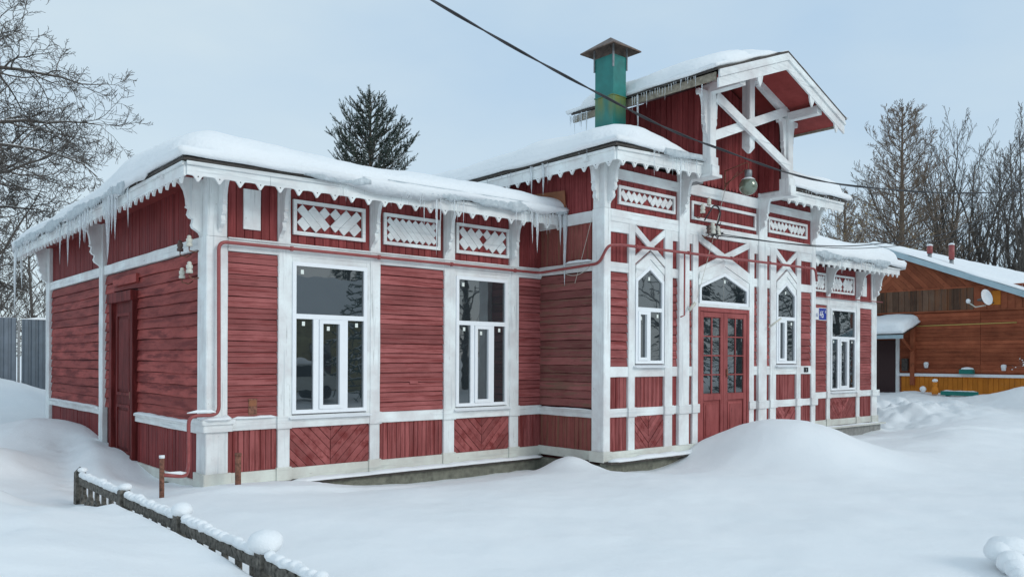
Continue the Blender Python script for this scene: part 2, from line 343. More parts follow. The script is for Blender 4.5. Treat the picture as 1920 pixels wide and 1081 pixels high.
w = MB(); w.hull([(7.86, -1.63, 4.75), (10.14, -1.63, 4.75), (10.14, -1.63, 6.45), (9.0, -1.63, 6.9), (7.86, -1.63, 6.45)], [(7.86, -1.5, 4.75), (10.14, -1.5, 4.75), (10.14, -1.5, 6.45), (9.0, -1.5, 6.9), (7.86, -1.5, 6.45)])
walls['TB'] = w.build('wall', 'backing', house)

clap_meshes = {}
def clap(F, u0, u1, z0, z1, n, key, mat, t=.034, wav=.004, groove=False):
    h = (z1-z0)/n; L = u1-u0; var = []
    for q in range(3):
        vs = []; K = 4 if groove else 6
        for k in range(K+1):
            u = L*k/K; j = J(wav); zt = h-.009; th = t+J(.003); zm = zt*.52; tm = t*.70
            loc = [(u, .0, zt), (u, t*.5, zt), (u, tm+.001, zm+.008), (u, tm-.008, zm+.003), (u, tm+.004, zm-.002), (u, th, j+.004), (u, th-.004, j), (u, 0, j)] if groove else [(u, .0, zt), (u, t*.45, zt), (u, th, j+.004), (u, th-.004, j), (u, 0, j)]
            vs += [((a, -b, c) if F.kind == 'front' else (-b, a, c)) for a, b, c in loc]
        Q = len(loc); fs = [(i*Q+k, i*Q+k+1, (i+1)*Q+k+1, (i+1)*Q+k) for i in range(K) for k in range(0, Q-1)]
        fs += [tuple(range(Q)), tuple(K*Q+k for k in range(Q-1, -1, -1))]
        mb = MB(); mb.add(vs, fs); var.append(mb.mesh('clapboard', mat))
    for i in range(n):
        o = link('clapboard', random.choice(var), walls[key]); x, y, z = F(u0, .001+random.random()*.003, z0+i*h); o.location = (x, y, z)
        if F.kind == 'front': o.rotation_euler.y = J(.0012)
vreq = []
def vert(F, u0, u1, z0, z1, w, key, mat, t=.022, tip=None, poly=None):
    n = max(1, round((u1-u0)/w)); w = (u1-u0)/n
    c = Vector(F((u0+u1)/2, 0, (z0+z1)/2)); sc = min(w, z1-z0)*1531/max(1, (c-CAM).dot(fwd))
    if F.kind == 'side': sc *= .6
    for i in range(n): vreq.append((sc*math.sqrt(z1-z0), F, u0+i*w+.003, u0+(i+1)*w-.003, z0, z1, key, mat, t, tip, poly))
def vboard(F, a, b, z0, z1, t, tip, poly, mb=None):
    mb = mb or MB(); t = t+J(.005); c = .006; zz = z1
    sh = [(a, z0), (b, z0), (b, z1), (a, z1)]
    if tip: m = (a+b)/2; sh = [(a, z0+tip), (a+(m-a)*.25, z0+tip*.35), (m, z0), (b-(b-m)*.25, z0+tip*.35), (b, z0+tip), (b, z1), (a, z1)]
    if poly:
        for f in poly: sh = clip(sh, f)
        if len(sh) < 3: return None
    cx = sum(p[0] for p in sh)/len(sh)
    inner = [(u+(c if u < cx else -c), z) for u, z in sh]
    A = [F(u, .0, z) for u, z in sh]; B = [F(u, t-c, z) for u, z in sh]; C = [F(u, t, z) for u, z in inner]; n = len(sh)
    mb.add(A+B+C, [(i, (i+1) % n, n+(i+1) % n, n+i) for i in range(n)]+[(n+i, n+(i+1) % n, 2*n+(i+1) % n, 2*n+i) for i in range(n)]+[tuple(2*n+k for k in range(n))])
    return mb
def flush_vert():
    vreq.sort(key=lambda r: -r[0]); rest = {}
    for k, (sc, F, a, b, z0, z1, key, mat, t, tip, poly) in enumerate(vreq):
        if k < 296:
            mb = vboard(F, a, b, z0, z1, t, tip, poly)
            if mb: mb.build('vertical_board', mat, walls[key])
        else: vboard(F, a, b, z0, z1, t, tip, poly, rest.setdefault((key, mat), MB()))
    for (key, mat), mb in rest.items(): stuff(mb.build('vertical_boarding', mat, walls[key]))
def chevron(F, u0, u1, z0, z1, w, key, mat='red_d', asym=.0):
    uc = (u0+u1)/2+asym; s = math.sqrt(.5)
    for side in (-1, 1):
        lo, hi = (u0, uc-.004) if side < 0 else (uc+.004, u1)
        # strips run down toward the centre line: coordinate q across the strips
        d = (s, s) if side < 0 else (-s, s); o = (uc, z0)
        qs = [(p[0]-o[0])*d[0]+(p[1]-o[1])*d[1] for p in ((lo, z0), (hi, z0), (lo, z1), (hi, z1))]
        q = min(qs)
        while q < max(qs):
            f = [lambda p, q=q: (p[0]-o[0])*d[0]+(p[1]-o[1])*d[1]-q-.004, lambda p, q=q: q+w-.004-((p[0]-o[0])*d[0]+(p[1]-o[1])*d[1])]
            sh = [(lo, z0), (hi, z0), (hi, z1), (lo, z1)]
            for g in f:
                if len(sh) > 2: sh = clip(sh, g)
            if len(sh) > 2: F.prism(sh, 0, .026+J(.005)).build('diagonal_board', mat, walls[key])
            q += w
def post(F, u0, u1, z0, z1, o=.06, name='post', o0=0): return F.bar(u0, u1, z0, z1, o0, o).build(name, 'white_v', house)
def rail(F, u0, u1, z0, z1, o=.05, name='rail', mat='white_h'): return F.bar(u0, u1, z0, z1, 0, o).build(name, mat, house)
def block(F, u0, u1, z0, z1, o=.085, mat='white_h'): return F.bar(u0, u1, z0, z1, 0, o, .001, c=.01).build('capital_block', mat, house)
BR = [(0, 0), (.50, 0), (.515, -.035), (.50, -.075), (.45, -.09), (.39, -.07), (.33, -.075), (.27, -.11), (.225, -.18), (.20, -.27), (.19, -.36), (.205, -.385), (.165, -.405), (.175, -.44), (.185, -.475), (.155, -.515), (.115, -.53), (.12, -.565), (.135, -.60), (.115, -.64), (.07, -.665), (.03, -.69), (0, -.74)]
def bracket(F, u, zt, o=.06, w=.075, sc=1., sh=1.):
    F.profile([(o+a*sc, zt+b*sh) for a, b in BR], u-w/2, u+w/2).build('bracket', 'white_v', house)
def fascia(F, u0, u1, z0, z1, slope, o, th=.03, tooth=.075, period=.26, seams=1.05, flip=False):
    n = max(1, round((u1-u0)/seams)); holes = MB()
    for k in range(n):
        a = u0+(u1-u0)*k/n+(.002 if k else 0); b = u0+(u1-u0)*(k+1)/n-.002; f = lambda u: slope*(u-u0)
        m = max(1, round((b-a)/period)); p = (b-a)/m; bot = []
        for q in range(m):
            c = a+(q+.5)*p; h = .07
            for du, dz in ((-p/2, .002), (-.066, .0), (-.050, -.010), (-.007, -tooth), (.007, -tooth), (.050, -.010), (.066, .0)):
                bot.append((c+du, z0+f(c)+dz+J(.002)))
            if F.kind == 'front' or True:
                for w in (0,):
                    hz = z0+f(c)-.012; ps = [F(c+.009*math.cos(t), o+th+.0015, hz+.009*math.sin(t)) for t in [i*math.pi/3 for i in range(6)]]
                    holes.add(ps, [tuple(range(6))])
        bot.append((b, z0+f(b)+.002))
        mb = F.prism(bot+[(b, z1+f(b)), (a, z1+f(a))], o, o+th)
        mb.build('fascia_board', 'white_h', house)
    F.prism([(u0-.01, z1-.045), (u1, z1-.045+slope*(u1-u0)), (u1, z1+slope*(u1-u0)), (u0-.01, z1)], o+th+.001, o+th+.028).build('moulding', 'white_h', house)
    stuff(holes.build('nail_holes', 'black', house, recalc=False))
def slab(pts_low, th, name, mat, label=None):
    MB().hull(pts_low, [(x, y, z+th) for x, y, z in pts_low]).build(name, mat, house, label=label)

# ---- windows
def window(F, u0, u1, z0, z1, kind='triple', o=.03, stickers=True):
    outer = [(u0, z0), (u1, z0), (u1, z1), (u0, z1)]
    if kind == 'arch': outer = [(u0, z0), (u1, z0), (u1, z1-.25), ((u0+u1)/2, z1), (u0, z1-.25)]
    if kind == 'fan': outer = [(u0, z0), (u1, z0), (u1, z1-.27), ((u0+u1)/2, z1), (u0, z1-.27)]
    fr = .055; inner = offset(outer, fr)
    w = ring(F, outer, inner, 0, o+.035).build('window', 'pvc', house)
    zt = z0+(z1-z0)*.642 if kind == 'triple' else z0+.92
    def pane(poly): F.prism(poly, o-.012, o+.002).build('pane', 'glass', w)
    def stick(u, z): F.box(u, u+.045, z-.06, z, o+.002, o+.005).build('sticker', 'sticker', w)
    if kind == 'fan':
        pane(inner); stick((u0+u1)/2+.01, z1-.13)
        F.bar((u0+u1)/2-.01, (u0+u1)/2+.01, z0+fr, z1-.1, o, o+.006, 0).build('glazing_bar', 'concrete2', w); return w
    iu0, iu1 = u0+fr, u1-fr
    F.bar(iu0, iu1, zt-.035, zt+.035, 0, o+.033, .0, c=.004).build('transom', 'pvc', w)
    low = [(iu0, z0+fr), (iu1, z0+fr), (iu1, zt-.035), (iu0, zt-.035)]
    top = clip(inner, lambda p: p[1]-(zt+.035)); pane(top); 
    if kind == 'triple':
        W = iu1-iu0; a1, a2 = iu0+W*.245, iu0+W*.325; b1, b2 = iu1-W*.325, iu1-W*.245
        for a, b in ((a1, a2), (b1, b2)): F.bar(a, b, z0+fr, zt-.035, 0, o+.031, 0, c=.004).build('mullion', 'pvc', w)
        so = [(a2+.002, z0+fr+.002), (b1-.002, z0+fr+.002), (b1-.002, zt-.037), (a2+.002, zt-.037)]; si = offset(so, .055)
        ring(F, so, si, 0, o+.05).build('sash', 'pvc', w)
        pane([(iu0, z0+fr), (a1, z0+fr), (a1, zt-.035), (iu0, zt-.035)]); pane([(b2, z0+fr), (iu1, z0+fr), (iu1, zt-.035), (b2, zt-.035)]); pane(si)
        if stickers: stick(iu0+.10, zt-.07); stick(si[0][0]+.08, zt-.13); stick(iu1-.13, zt-.07); stick(iu0+.08, z1-fr-.05)
    else:
        W = iu1-iu0; a = iu0+W*.42
        so = [(iu0+.002, z0+fr+.002), (a, z0+fr+.002), (a, zt-.037), (iu0+.002, zt-.037)]; si = offset(so, .05)
        ring(F, so, si, 0, o+.05).build('sash', 'pvc', w); pane(si)
        F.bar(a+.002, a+.07, z0+fr, zt-.035, 0, o+.031, 0, c=.004).build('mullion', 'pvc', w)
        pane([(a+.07, z0+fr), (iu1, z0+fr), (iu1, zt-.035), (a+.07, zt-.035)])
        if stickers: stick(si[0][0]+.03, zt-.12); stick(iu1-.11, zt-.07); stick((u0+u1)/2-.02, z1-.19)
    F.profile([(0, z0-.012), (0, z0-.035), (.135, z0-.065), (.14, z0-.052)], u0-.06, u1+.05).build('sill', 'pvc', w)
    return w

def lattice(F, u0, u1, z0, z1, teeth, mode, key):
    """white frame filled with diagonal slats whose square ends leave red triangles"""
    outer = [(u0, z0), (u1, z0), (u1, z1), (u0, z1)]; fw = .05
    p = ring(F, outer, offset(outer, fw), .022, .06).build('lattice_panel', 'white_h', house)
    a0, a1, b0, b1 = u0+fw+.008, u1-fw-.008, z0+fw+.006, z1-fw-.006; uc = (a0+a1)/2; H = b1-b0
    d = (uc-a0)/teeth; w = d/math.sqrt(2); s = math.sqrt(.5)
    def strips(lo, hi, flip):
        k = -int(H/d)-2
        while lo+k*d < hi+H:
            # slat leaves the top edge at tu (its highest corner) and runs down-right
            tu = lo+(k+.5)*d; L = H*math.sqrt(2)-w; t0, t1 = 0., L
            # corners: top corner (tu,b1); lower-left side corner (tu-d/2, b1-d/2)
            if tu-d/2 < lo: t0 = (lo-(tu-d/2))*math.sqrt(2)
            if tu+w*0+t1*s > hi: t1 = (hi-tu)*math.sqrt(2)
            if t1-t0 > w*.35:
                def pt(t, q): return (tu+t*s-q*s, b1-t*s-q*s)
                g = .0025; sh = [pt(t0, g), pt(t1, g), pt(t1, w-g), pt(t0, w-g)]
                if flip: sh = [(2*uc-u, z) for u, z in sh][::-1]
                F.prism(sh, .022, .042+J(.003)).build('slat', 'white_h', p)
            k += 1
    if mode == 'V': strips(a0, uc, False); strips(a0, uc, True)
    else: strips(a0, a1, False)
    return p

# ---- left and right wing fronts
def wing(F, m, key, ends):
    """m maps left-wing coordinates onto this wing (identity or mirrored)"""
    def I(a, b): a, b = m(a), m(b); return (min(a, b), max(a, b))
    nb = 15
    for a, b in ((.14, .84), (2.47, 3.66), (5.25, 5.80)):
        a, b = I(a, b); clap(F, a, b, .86, 3.09, nb, key, 'red_h', groove=True)
        vert(F, a, b, .14, .70, .082, key, 'red_vl')
    for a, b in ((.14, .84), (1.02, 2.30), (2.47, 3.66), (3.87, 5.05), (5.25, 5.80)):
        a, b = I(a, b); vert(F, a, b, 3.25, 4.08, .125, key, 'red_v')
    for a, b in ((1.02, 2.30), (3.87, 5.05)):
        a, b = I(a, b); chevron(F, a, b, .14, .70, .10, key)
        window(F, a+.03+.0, b-.06, .89, 3.02)
        post(F, a-.02, a+.035, .86, 3.09, .045, 'casing'); post(F, b-.065, b+.02, .86, 3.09, .045, 'casing'); F.bar(a+.035, b-.065, 3.02, 3.09, 0, .045).build('casing', 'white_h', house)
        F.bar(a+.0, b-.0, .70, .87, 0, .07).build('apron_board', 'white_h', house)
    for a, b in ((.84, 1.02), (2.30, 2.47), (3.66, 3.87), (5.05, 5.25)):
        a, b = I(a, b); post(F, a, b, .86, 4.08, .06); post(F, a, b, .13, .70, .055); block(F, a-.02, b+.02, -.03, .16, .075, 'cream'); block(F, a-.015, b+.015, .69, .87, .085)
        bracket(F, a+.035, 4.06, .06, .055, .86)
    for a, b in ((.14, .84), (2.47, 3.66), (5.25, 5.80)):
        a, b = I(a, b); rail(F, a, b, .70, .86)
    a, b = I(.14, 5.80)
    F.bar(a, b, 3.09, 3.25, .0, .052).build('belt_board', 'white_h', house)
    F.bar(a, b, 3.245, 3.27, .0, .075).build('moulding', 'white_h', house)
    F.bar(a, b, -.02, .14, 0, .05).build('base_board', 'cream', house)
wing(FL, lambda u: u, 'L', None)
mr = lambda u: 18.40-u if u < 2 else 18.27-u
wing(FL, mr, 'R', None)
lattice(FL, 1.06, 2.21, 3.40, 3.89, 3, 'V', 'L'); lattice(FL, 2.53, 3.58, 3.40, 3.88, 4.0, 'D', 'L'); lattice(FL, 3.90, 5.03, 3.39, 3.885, 3, 'V', 'L')
FL.bar(.35, .59, 3.40, 3.94, .02, .045).build('plain_panel', 'white_v', house)
lattice(FL, 16.02, 17.24, 3.42, 3.90, 3.5, 'V', 'R'); lattice(FL, 14.73, 15.75, 3.42, 3.90, 4, 'V', 'R'); lattice(FL, 13.25, 14.3, 3.42, 3.90, 3, 'V', 'R'); FL.bar(17.72, 17.97, 3.42, 3.94, .02, .045).build('plain_panel', 'white_v', house)
# corner posts of the wings (two faces each)
def corner(x0, x1, y0, y1, z0, z1, name='corner_post', mat='white_v', j=.002):
    mb = MB(); n = max(2, int((z1-z0)/.5)); c = .012; vs = []
    for k in range(n+1):
        z = z0+(z1-z0)*k/n; a, b, d, e = J(j), J(j), J(j), J(j)
        vs += [(x0+a+c, y0+d, z), (x1+b-c, y0+d, z), (x1+b, y0+d+c, z), (x1+b, y1+e, z), (x0+a, y1+e, z), (x0+a, y0+d+c, z)]
    fs = [tuple(range(5, -1, -1)), tuple(n*6+k for k in range(6))]+[(i*6+k, i*6+(k+1) % 6, (i+1)*6+(k+1) % 6, (i+1)*6+k) for i in range(n) for k in range(6)]
    return mb.add(vs, fs).build(name, mat, house)
corner(-.15, .14, -.05, .26, .86, 3.26); corner(-.14, .13, -.045, .25, 3.265, 4.09)
corner(-.155, .145, -.06, .27, .14, .70); corner(-.20, .19, -.11, .33, .70, .80, 'capital_block', 'white_h'); corner(-.23, .22, -.14, .36, .80, .86, 'capital_block', 'white_h')
corner(-.19, .18, -.09, .30, -.12, .15, 'capital_block', 'cream')
bracket(FL, .03, 4.06, .05, .055, .86); bracket(FG, .17, 4.04, .06, .09, 1, 1.05)
corner(18.26, 18.56, -.05, .26, .86, 3.26); corner(18.27, 18.55, -.045, .25, 3.265, 4.15); corner(18.25, 18.57, -.06, .27, .14, .70); corner(18.22, 18.62, -.11, .33, .70, .86, 'capital_block', 'white_h'); corner(18.22, 18.60, -.09, .30, -.04, .15, 'capital_block', 'cream')
bracket(FL, 18.40, 4.12, .05)
Facade('side', 18.55)  # bracket of the far corner faces +X
MB().hull([(18.56+a, .05, 4.10+b) for a, b in BR], [(18.56+a, .13, 4.10+b) for a, b in BR]).build('bracket', 'white_v', house)

# ---- gable end
for a, b in ((.26, 3.02), (5.10, 9.05)):
    clap(FG, a, b, .80, 3.10, 14, 'G', 'red_g', .042, .010)
clap(FG, 3.02, 4.30, 2.78, 3.10, 2, 'G', 'red_g', .042, .010)
clap(FG, 4.30, 4.84, .80, 3.10, 14, 'G', 'red_g', .042, .010)
for a, b in ((.26, 3.02), (5.10, 9.05)):
    vert(FG, a, b, -.05, .66, .11, 'G', 'red_gv'); 
    FG.bar(a, b, .66, .75, 0, .07, .005).build('rail', 'white_h', house); FG.bar(a+.02, b, .75, .79, 0, .095, .005).build('rail', 'white_h', house)
for a, b in ((.26, 4.84), (5.10, 9.05)):
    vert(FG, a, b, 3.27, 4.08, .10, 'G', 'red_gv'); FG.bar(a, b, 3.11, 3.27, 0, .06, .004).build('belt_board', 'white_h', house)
FG.bar(4.84, 5.08, .1, 4.06, 0, .085, .006).build('post', 'white_v', house)
corner(-.17, .05, 9.05, 9.35, -.1, 4.06); FG.bar(.3, 4.8, -.12, .02, 0, .06).build('base_board', 'cream', house)
bracket(FG, 4.96, 4.04, .085, .10, .95, 1.1); bracket(FG, 9.2, 4.04, .09, .10, .95, 1.1)
# old door of the gable end
d = FG.bar(3.10, 4.20, -.05, 2.58, .0, .05, .003).build('door', 'darkred', house, label='old dark red panelled side door standing in snow')
for a, b, z0, z1 in ((3.28, 4.02, 1.05, 2.4), (3.28, 4.02, .1, .90)):
    q = [(a, z0), (b, z0), (b, z1), (a, z1)]; adopt(ring(FG, q, offset(q, .05), .05, .075).build('door_moulding', 'darkred'), d); FG.box(a+.1, b-.1, z0+.1, z1-.1, .05, .065).build('door_panel', 'darkred', d)
FG.box(3.16, 3.2, 1.0, 1.12, .05, .10).build('handle', 'rust', d)
for a, b, z0, z1 in ((3.00, 3.12, -.1, 2.70), (4.18, 4.32, -.1, 2.70)): FG.bar(a, b, z0, z1, 0, .115, .004).build('door_casing', 'darkred', house)
FG.bar(2.98, 4.34, 2.58, 2.74, 0, .15, .004).build('door_casing', 'darkred', house); FG.bar(2.92, 4.2, 2.86, 3.0, .04, .085, .004).build('patch_board', 'red_g', house)

# ---- return wall of the central bay
clap(FS, -1.38, -.03, .87, 3.13, 16, 'S', 'red_hw', .03, .006)
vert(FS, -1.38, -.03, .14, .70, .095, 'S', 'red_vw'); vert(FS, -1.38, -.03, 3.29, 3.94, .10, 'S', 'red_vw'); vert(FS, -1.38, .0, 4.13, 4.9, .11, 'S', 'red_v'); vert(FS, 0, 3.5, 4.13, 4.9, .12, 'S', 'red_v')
FS.bar(-1.40, -.0, .70, .79, 0, .05).build('rail', 'white_h', house); FS.bar(-1.40, -.0, .785, .83, 0, .07).build('rail', 'white_h', house)
FS.bar(-1.42, -.0, 3.14, 3.29, 0, .05).build('belt_board', 'white_h', house); FS.bar(-1.42, .6, 3.94, 4.13, 0, .05).build('belt_board', 'white_h', house); FS.bar(-1.42, 0, .0, .15, 0, .06).build('base_board', 'cream', house)
MB().hull([FS(-.72, .06, 4.15), FS(-.70, .075, 4.55), FS(.2, .10, 4.60), FS(.2, .09, 4.2)], [FS(-.72, .075, 4.15), FS(-.70, .09, 4.55), FS(.2, .115, 4.60), FS(.2, .105, 4.2)]).build('loose_board', 'board_brown', house, label='bare brown board leaning on the bay wall above the snow')
corner(5.68, 5.84, -1.66, -1.39, .16, 4.13); corner(5.69, 5.84, -1.655, -1.40, 4.135, 4.95); corner(5.65, 5.86, -1.69, -1.36, .0, .17, 'capital_block', 'cream')
bracket(FC, 5.79, 4.93, .055, .06, .86); bracket(FS, -1.50, 4.93, .11, .08, .62, 1.)

# ---- central bay front
mc = lambda u: 18.0-u
for m in (lambda u: u, mc):
    def I(a, b): a, b = m(a), m(b); return (min(a, b), max(a, b))
    for a, b in ((5.83, 6.28),):
        a, b = I(a, b); clap(FC, a, b, 1.55, 3.11, 11, 'C', 'red_h'); vert(FC, a, b, 3.27, 3.76, .10, 'C', 'red_v'); vert(FC, a, b, .86, 1.38, .10, 'C', 'red_vl'); vert(FC, a, b, .16, .72, .10, 'C', 'red_vl')
        for z0, z1 in ((.72, .86), (1.38, 1.55), (3.11, 3.27), (3.76, 3.93)): rail(FC, a, b, z0, z1)
    for a, b in ((7.44, 7.60), (7.89, 8.02)):
        a, b = I(a, b); clap(FC, a, b, 1.55, 3.11, 11, 'C', 'red_h'); vert(FC, a, b, 3.27, 3.76, .14, 'C', 'red_v'); vert(FC, a, b, .86, 1.38, .14, 'C', 'red_v'); vert(FC, a, b, .16, .72, .14, 'C', 'red_v')
        for z0, z1 in ((.72, .86), (1.38, 1.55), (3.11, 3.27), (3.76, 3.93)): rail(FC, a, b, z0, z1)
    a, b = I(6.44, 7.23)
    vert(FC, a, b, .86, 1.38, .105, 'C', 'red_vl'); chevron(FC, a, b, .16, .72, .085, 'C'); vert(FC, a, b, 3.02, 3.93, .11, 'C', 'red_v')
    rail(FC, a, b, .72, .86); rail(FC, a, b, 1.38, 1.55)
    c = (a+b)/2; wa, wb = a+.015, b-.03; window(FC, wa, wb, 1.60, 3.27, 'arch')
    # pointed casing
    o1 = [(wa, 1.6), (wb, 1.6), (wb, 3.02), ((wa+wb)/2, 3.27), (wa, 3.02)]
    for side in (-1, 1):
        e = wa if side < 0 else wb; cc = (wa+wb)/2
        FC.prism([(e, 3.02), (cc, 3.27), (cc, 3.38), (e, 3.13)] if side < 0 else [(cc, 3.27), (e, 3.02), (e, 3.13), (cc, 3.38)], 0, .055).build('casing', 'white_h', house)
        FC.prism([(e-.0, 3.135), (cc, 3.385), (cc, 3.50), (e, 3.25)] if side < 0 else [(cc, 3.385), (e, 3.135), (e, 3.25), (cc, 3.50)], 0, .07).build('casing', 'white_h', house)
    # crossed braces above the window
    def brace(p, q, w, o, F=FC, name='brace', mat='white_h'):
        dx, dz = q[0]-p[0], q[1]-p[1]; l = math.hypot(dx, dz); n = (-dz/l*w/2, dx/l*w/2)
        lo, hi = min(p[0], q[0]), max(p[0], q[0]); ex = (dx/l*w, dz/l*w)
        sh = [(p[0]-ex[0]+n[0], p[1]-ex[1]+n[1]), (p[0]-ex[0]-n[0], p[1]-ex[1]-n[1]), (q[0]+ex[0]-n[0], q[1]+ex[1]-n[1]), (q[0]+ex[0]+n[0], q[1]+ex[1]+n[1])]
        sh = clip(clip(sh, lambda t: t[0]-lo), lambda t: hi-t[0])
        return F.prism(sh, .0, o).build(name, mat, house)
    brace((a, 3.87), (b, 3.34), .105, .060); brace((a, 3.34), (b, 3.87), .105, .052)
    for a, b, nm in ((6.28, 6.44, 'post'), (7.23, 7.44, 'post'), (8.02, 8.18, 'post')):
        a, b = I(a, b); post(FC, a, b, .16, 3.93, .062); block(FC, a-.02, b+.02, .71, .87, .09)
    a, b = I(7.60, 7.89); post(FC, a, b, .16, 4.95, .085, 'pilaster'); block(FC, a-.025, b+.025, .71, .87, .115); bracket(FC, a+.05, 4.93, .085, .06, .86)
    a, b = I(5.84, 7.60)
    FC.bar(a, b, 3.93, 4.13, 0, .058).build('belt_board', 'white_h', house); vert(FC, a, b, 4.13, 4.68, .15, 'C', 'red_v', .02); FC.bar(a, b, 4.64, 4.81, .0, .05).build('frieze_board', 'white_h', house); vert(FC, a, b, 4.81, 4.93, .15, 'C', 'red_v', .02)
    a, b = I(6.03, 7.51); lattice(FC, a, b, 4.23, 4.54, 5, 'V', 'C')
    a, b = I(5.84, 8.18); FC.bar(a, b, .03, .16, 0, .07).build('base_board', 'cream', house)
corner(12.16, 12.33, -1.66, -1.4, .16, 4.13); corner(12.16, 12.32, -1.655, -1.4, 4.135, 4.95); bracket(FC, 12.20, 4.93, .055, .06, .86); block(FC, 12.12, 12.36, .71, .87, .10)
MB().hull([(12.33+a*.8, -1.55, 4.95+b) for a, b in BR], [(12.33+a*.8, -1.47, 4.95+b) for a, b in BR]).build('bracket', 'white_v', house)
# centre field above the door
FC.bar(7.89, 10.11, 3.93, 4.13, 0, .058).build('belt_board', 'white_h', house)
vert(FC, 7.89, 10.11, 4.13, 4.66, .105, 'C', 'red_v', .018); FC.bar(7.89, 10.11, 4.65, 4.85, 0, .06).build('frieze_board', 'white_h', house)
q = [(8.0, 4.21), (10.06, 4.21), (10.06, 4.54), (8.0, 4.54)]; ring(FC, q, offset(q, .05), .018, .05).build('panel_frame', 'white_h', house)
vert(FC, 8.18, 9.82, 3.2, 3.93, .11, 'C', 'red_v')
brace((8.18, 3.90), (9.82, 3.28), .12, .060); brace((8.18, 3.28), (9.82, 3.90), .12, .052)
for side in (-1, 1):
    e = 9.0+side*.80; P = [(e, 3.03), (9.0, 3.30), (9.0, 3.42), (e, 3.15)]; FC.prism(P, .0, .058).build('casing', 'white_h', house)
    P = [(e, 3.155), (9.0, 3.425), (9.0, 3.53), (e, 3.26)]; FC.prism(P, .0, .072).build('casing', 'white_h', house)
window(FC, 8.22, 9.78, 2.70, 3.30, 'fan'); FC.bar(8.18, 9.82, 2.64, 2.70, 0, .07).build('casing', 'white_h', house)
# double door
dr = FC.box(8.18, 9.82, .05, 2.64, 0, .012).build('door', 'red_door', house, label='red double entrance door with glazed upper halves')
FC.bar(8.18, 8.25, .05, 2.64, 0, .06).build('door_frame', 'red_door', dr); FC.bar(9.75, 9.82, .05, 2.64, 0, .06).build('door_frame', 'red_door', dr); FC.bar(8.25, 9.75, 2.56, 2.64, 0, .055).build('door_frame', 'red_door', dr)
for a, b in ((8.26, 8.985), (9.015, 9.74)):
    lf = MB(); FC.box(a, b, .06, 2.55, .012, .02, lf); lf = lf.build('door_leaf', 'red_door', dr)
    for x0, x1, z0, z1 in ((a, a+.10, .06, 2.55), (b-.10, b, .06, 2.55), (a+.1, b-.1, 2.46, 2.55), (a+.1, b-.1, .92, 1.04), (a+.1, b-.1, .06, .2)):
        FC.bar(x0, x1, z0, z1, .02, .05, .001).build('door_rail', 'red_door', dr)
    q = [(a+.14, .24), (b-.14, .24), (b-.14, .88), (a+.14, .88)]; FC.prism(q, .02, .034).build('door_panel', 'red_door', dr)
    q2 = [(a+.18, .28), (b-.18, .28), (b-.18, .84), (a+.18, .84)]; FC.prism(q2, .034, .043).build('door_panel', 'red_door', dr)
    pa, pb = a+.10, b-.10; mid = (pa+pb)/2; zs = [1.04+(2.46-1.04)*k/4 for k in range(5)]
    for k in range(4):
        for x0, x1 in ((pa, mid-.012), (mid+.012, pb)): FC.box(x0, x1, zs[k]+.012, zs[k+1]-.012, .018, .026).build('pane', 'glass', dr)
        if k: FC.bar(pa, pb, zs[k]-.013, zs[k]+.013, .02, .046, 0, c=.004).build('glazing_bar', 'red_door', dr)
    FC.bar(mid-.013, mid+.013, 1.04, 2.46, .02, .045, 0, c=.004).build('glazing_bar', 'red_door', dr)
FC.bar(8.975, 9.02, .06, 2.55, .02, .06).build('door_rail', 'red_door', dr); FC.box(9.05, 9.075, 1.35, 1.5, .05, .085).build('handle', 'rust', dr)

# ---- plinth and ledges
def plinth(a, b, mat='concrete'): return MB().box(a, b).build('plinth', mat, house)
plinth((.95, -.14, -.6), (5.80, 0, -.08)); plinth((5.66, -1.72, -.6), (8.35, -1.6, -.02)); plinth((9.65, -1.72, -.6), (12.36, -1.6, -.02), 'concrete2'); plinth((12.3, -.14, -.6), (18.6, 0, -.08), 'concrete2'); plinth((-.2, .0, -.6), (-.08, 9.3, -.12)); plinth((5.66, -1.6, -.6), (5.8, -.14, -.05))
MB().box((.9, -.20, -.08), (5.80, -.0, -.045)).build('ledge', 'deck', house); MB().box((12.3, -.24, -.08), (18.72, -.0, -.04)).build('ledge', 'cream', house); MB().box((5.66, -1.84, -.02), (8.35, -1.6, .015)).build('ledge', 'deck', house)
MB().box((8.2, -1.8, -.6), (9.8, -1.6, .05)).build('doorstep', 'concrete2', house)

# ---- eaves of wings and bay
SLP = .010
fascia(FL, -.60, 5.78, 3.89, 4.055, SLP, .60); fascia(FG, -.60+.0, 9.9, 3.88, 4.05, -.004, .52)
fascia(FL, 12.3, 18.66, 4.00, 4.175, .003, .60); fascia(FC, 5.46, 7.70, 4.78, 4.98, .045, .50); fascia(FC, 10.32, 12.58, 4.80, 4.99, .01, .50); fascia(FS, -2.10, 5.5, 4.78, 4.98, -.002, .34)
slab([(-.6, -.60, 4.02), (5.78, -.60, 4.085), (5.78, .1, 4.10), (-.6, .1, 4.04)], .02, 'soffit', 'white_h'); slab([(-.6, .1, 4.02), (-.0, .1, 4.02), (-.0, 9.9, 4.0), (-.6, 9.9, 4.0)], .02, 'soffit', 'soffit')
slab([(12.3, -.60, 4.12), (18.66, -.60, 4.14), (18.66, .1, 4.14), (12.3, .1, 4.12)], .02, 'soffit', 'white_h'); slab([(18.4, .1, 4.14), (18.66, .1, 4.14), (18.66, 9.8, 4.14), (18.4, 9.8, 4.14)], .02, 'soffit', 'white_h')
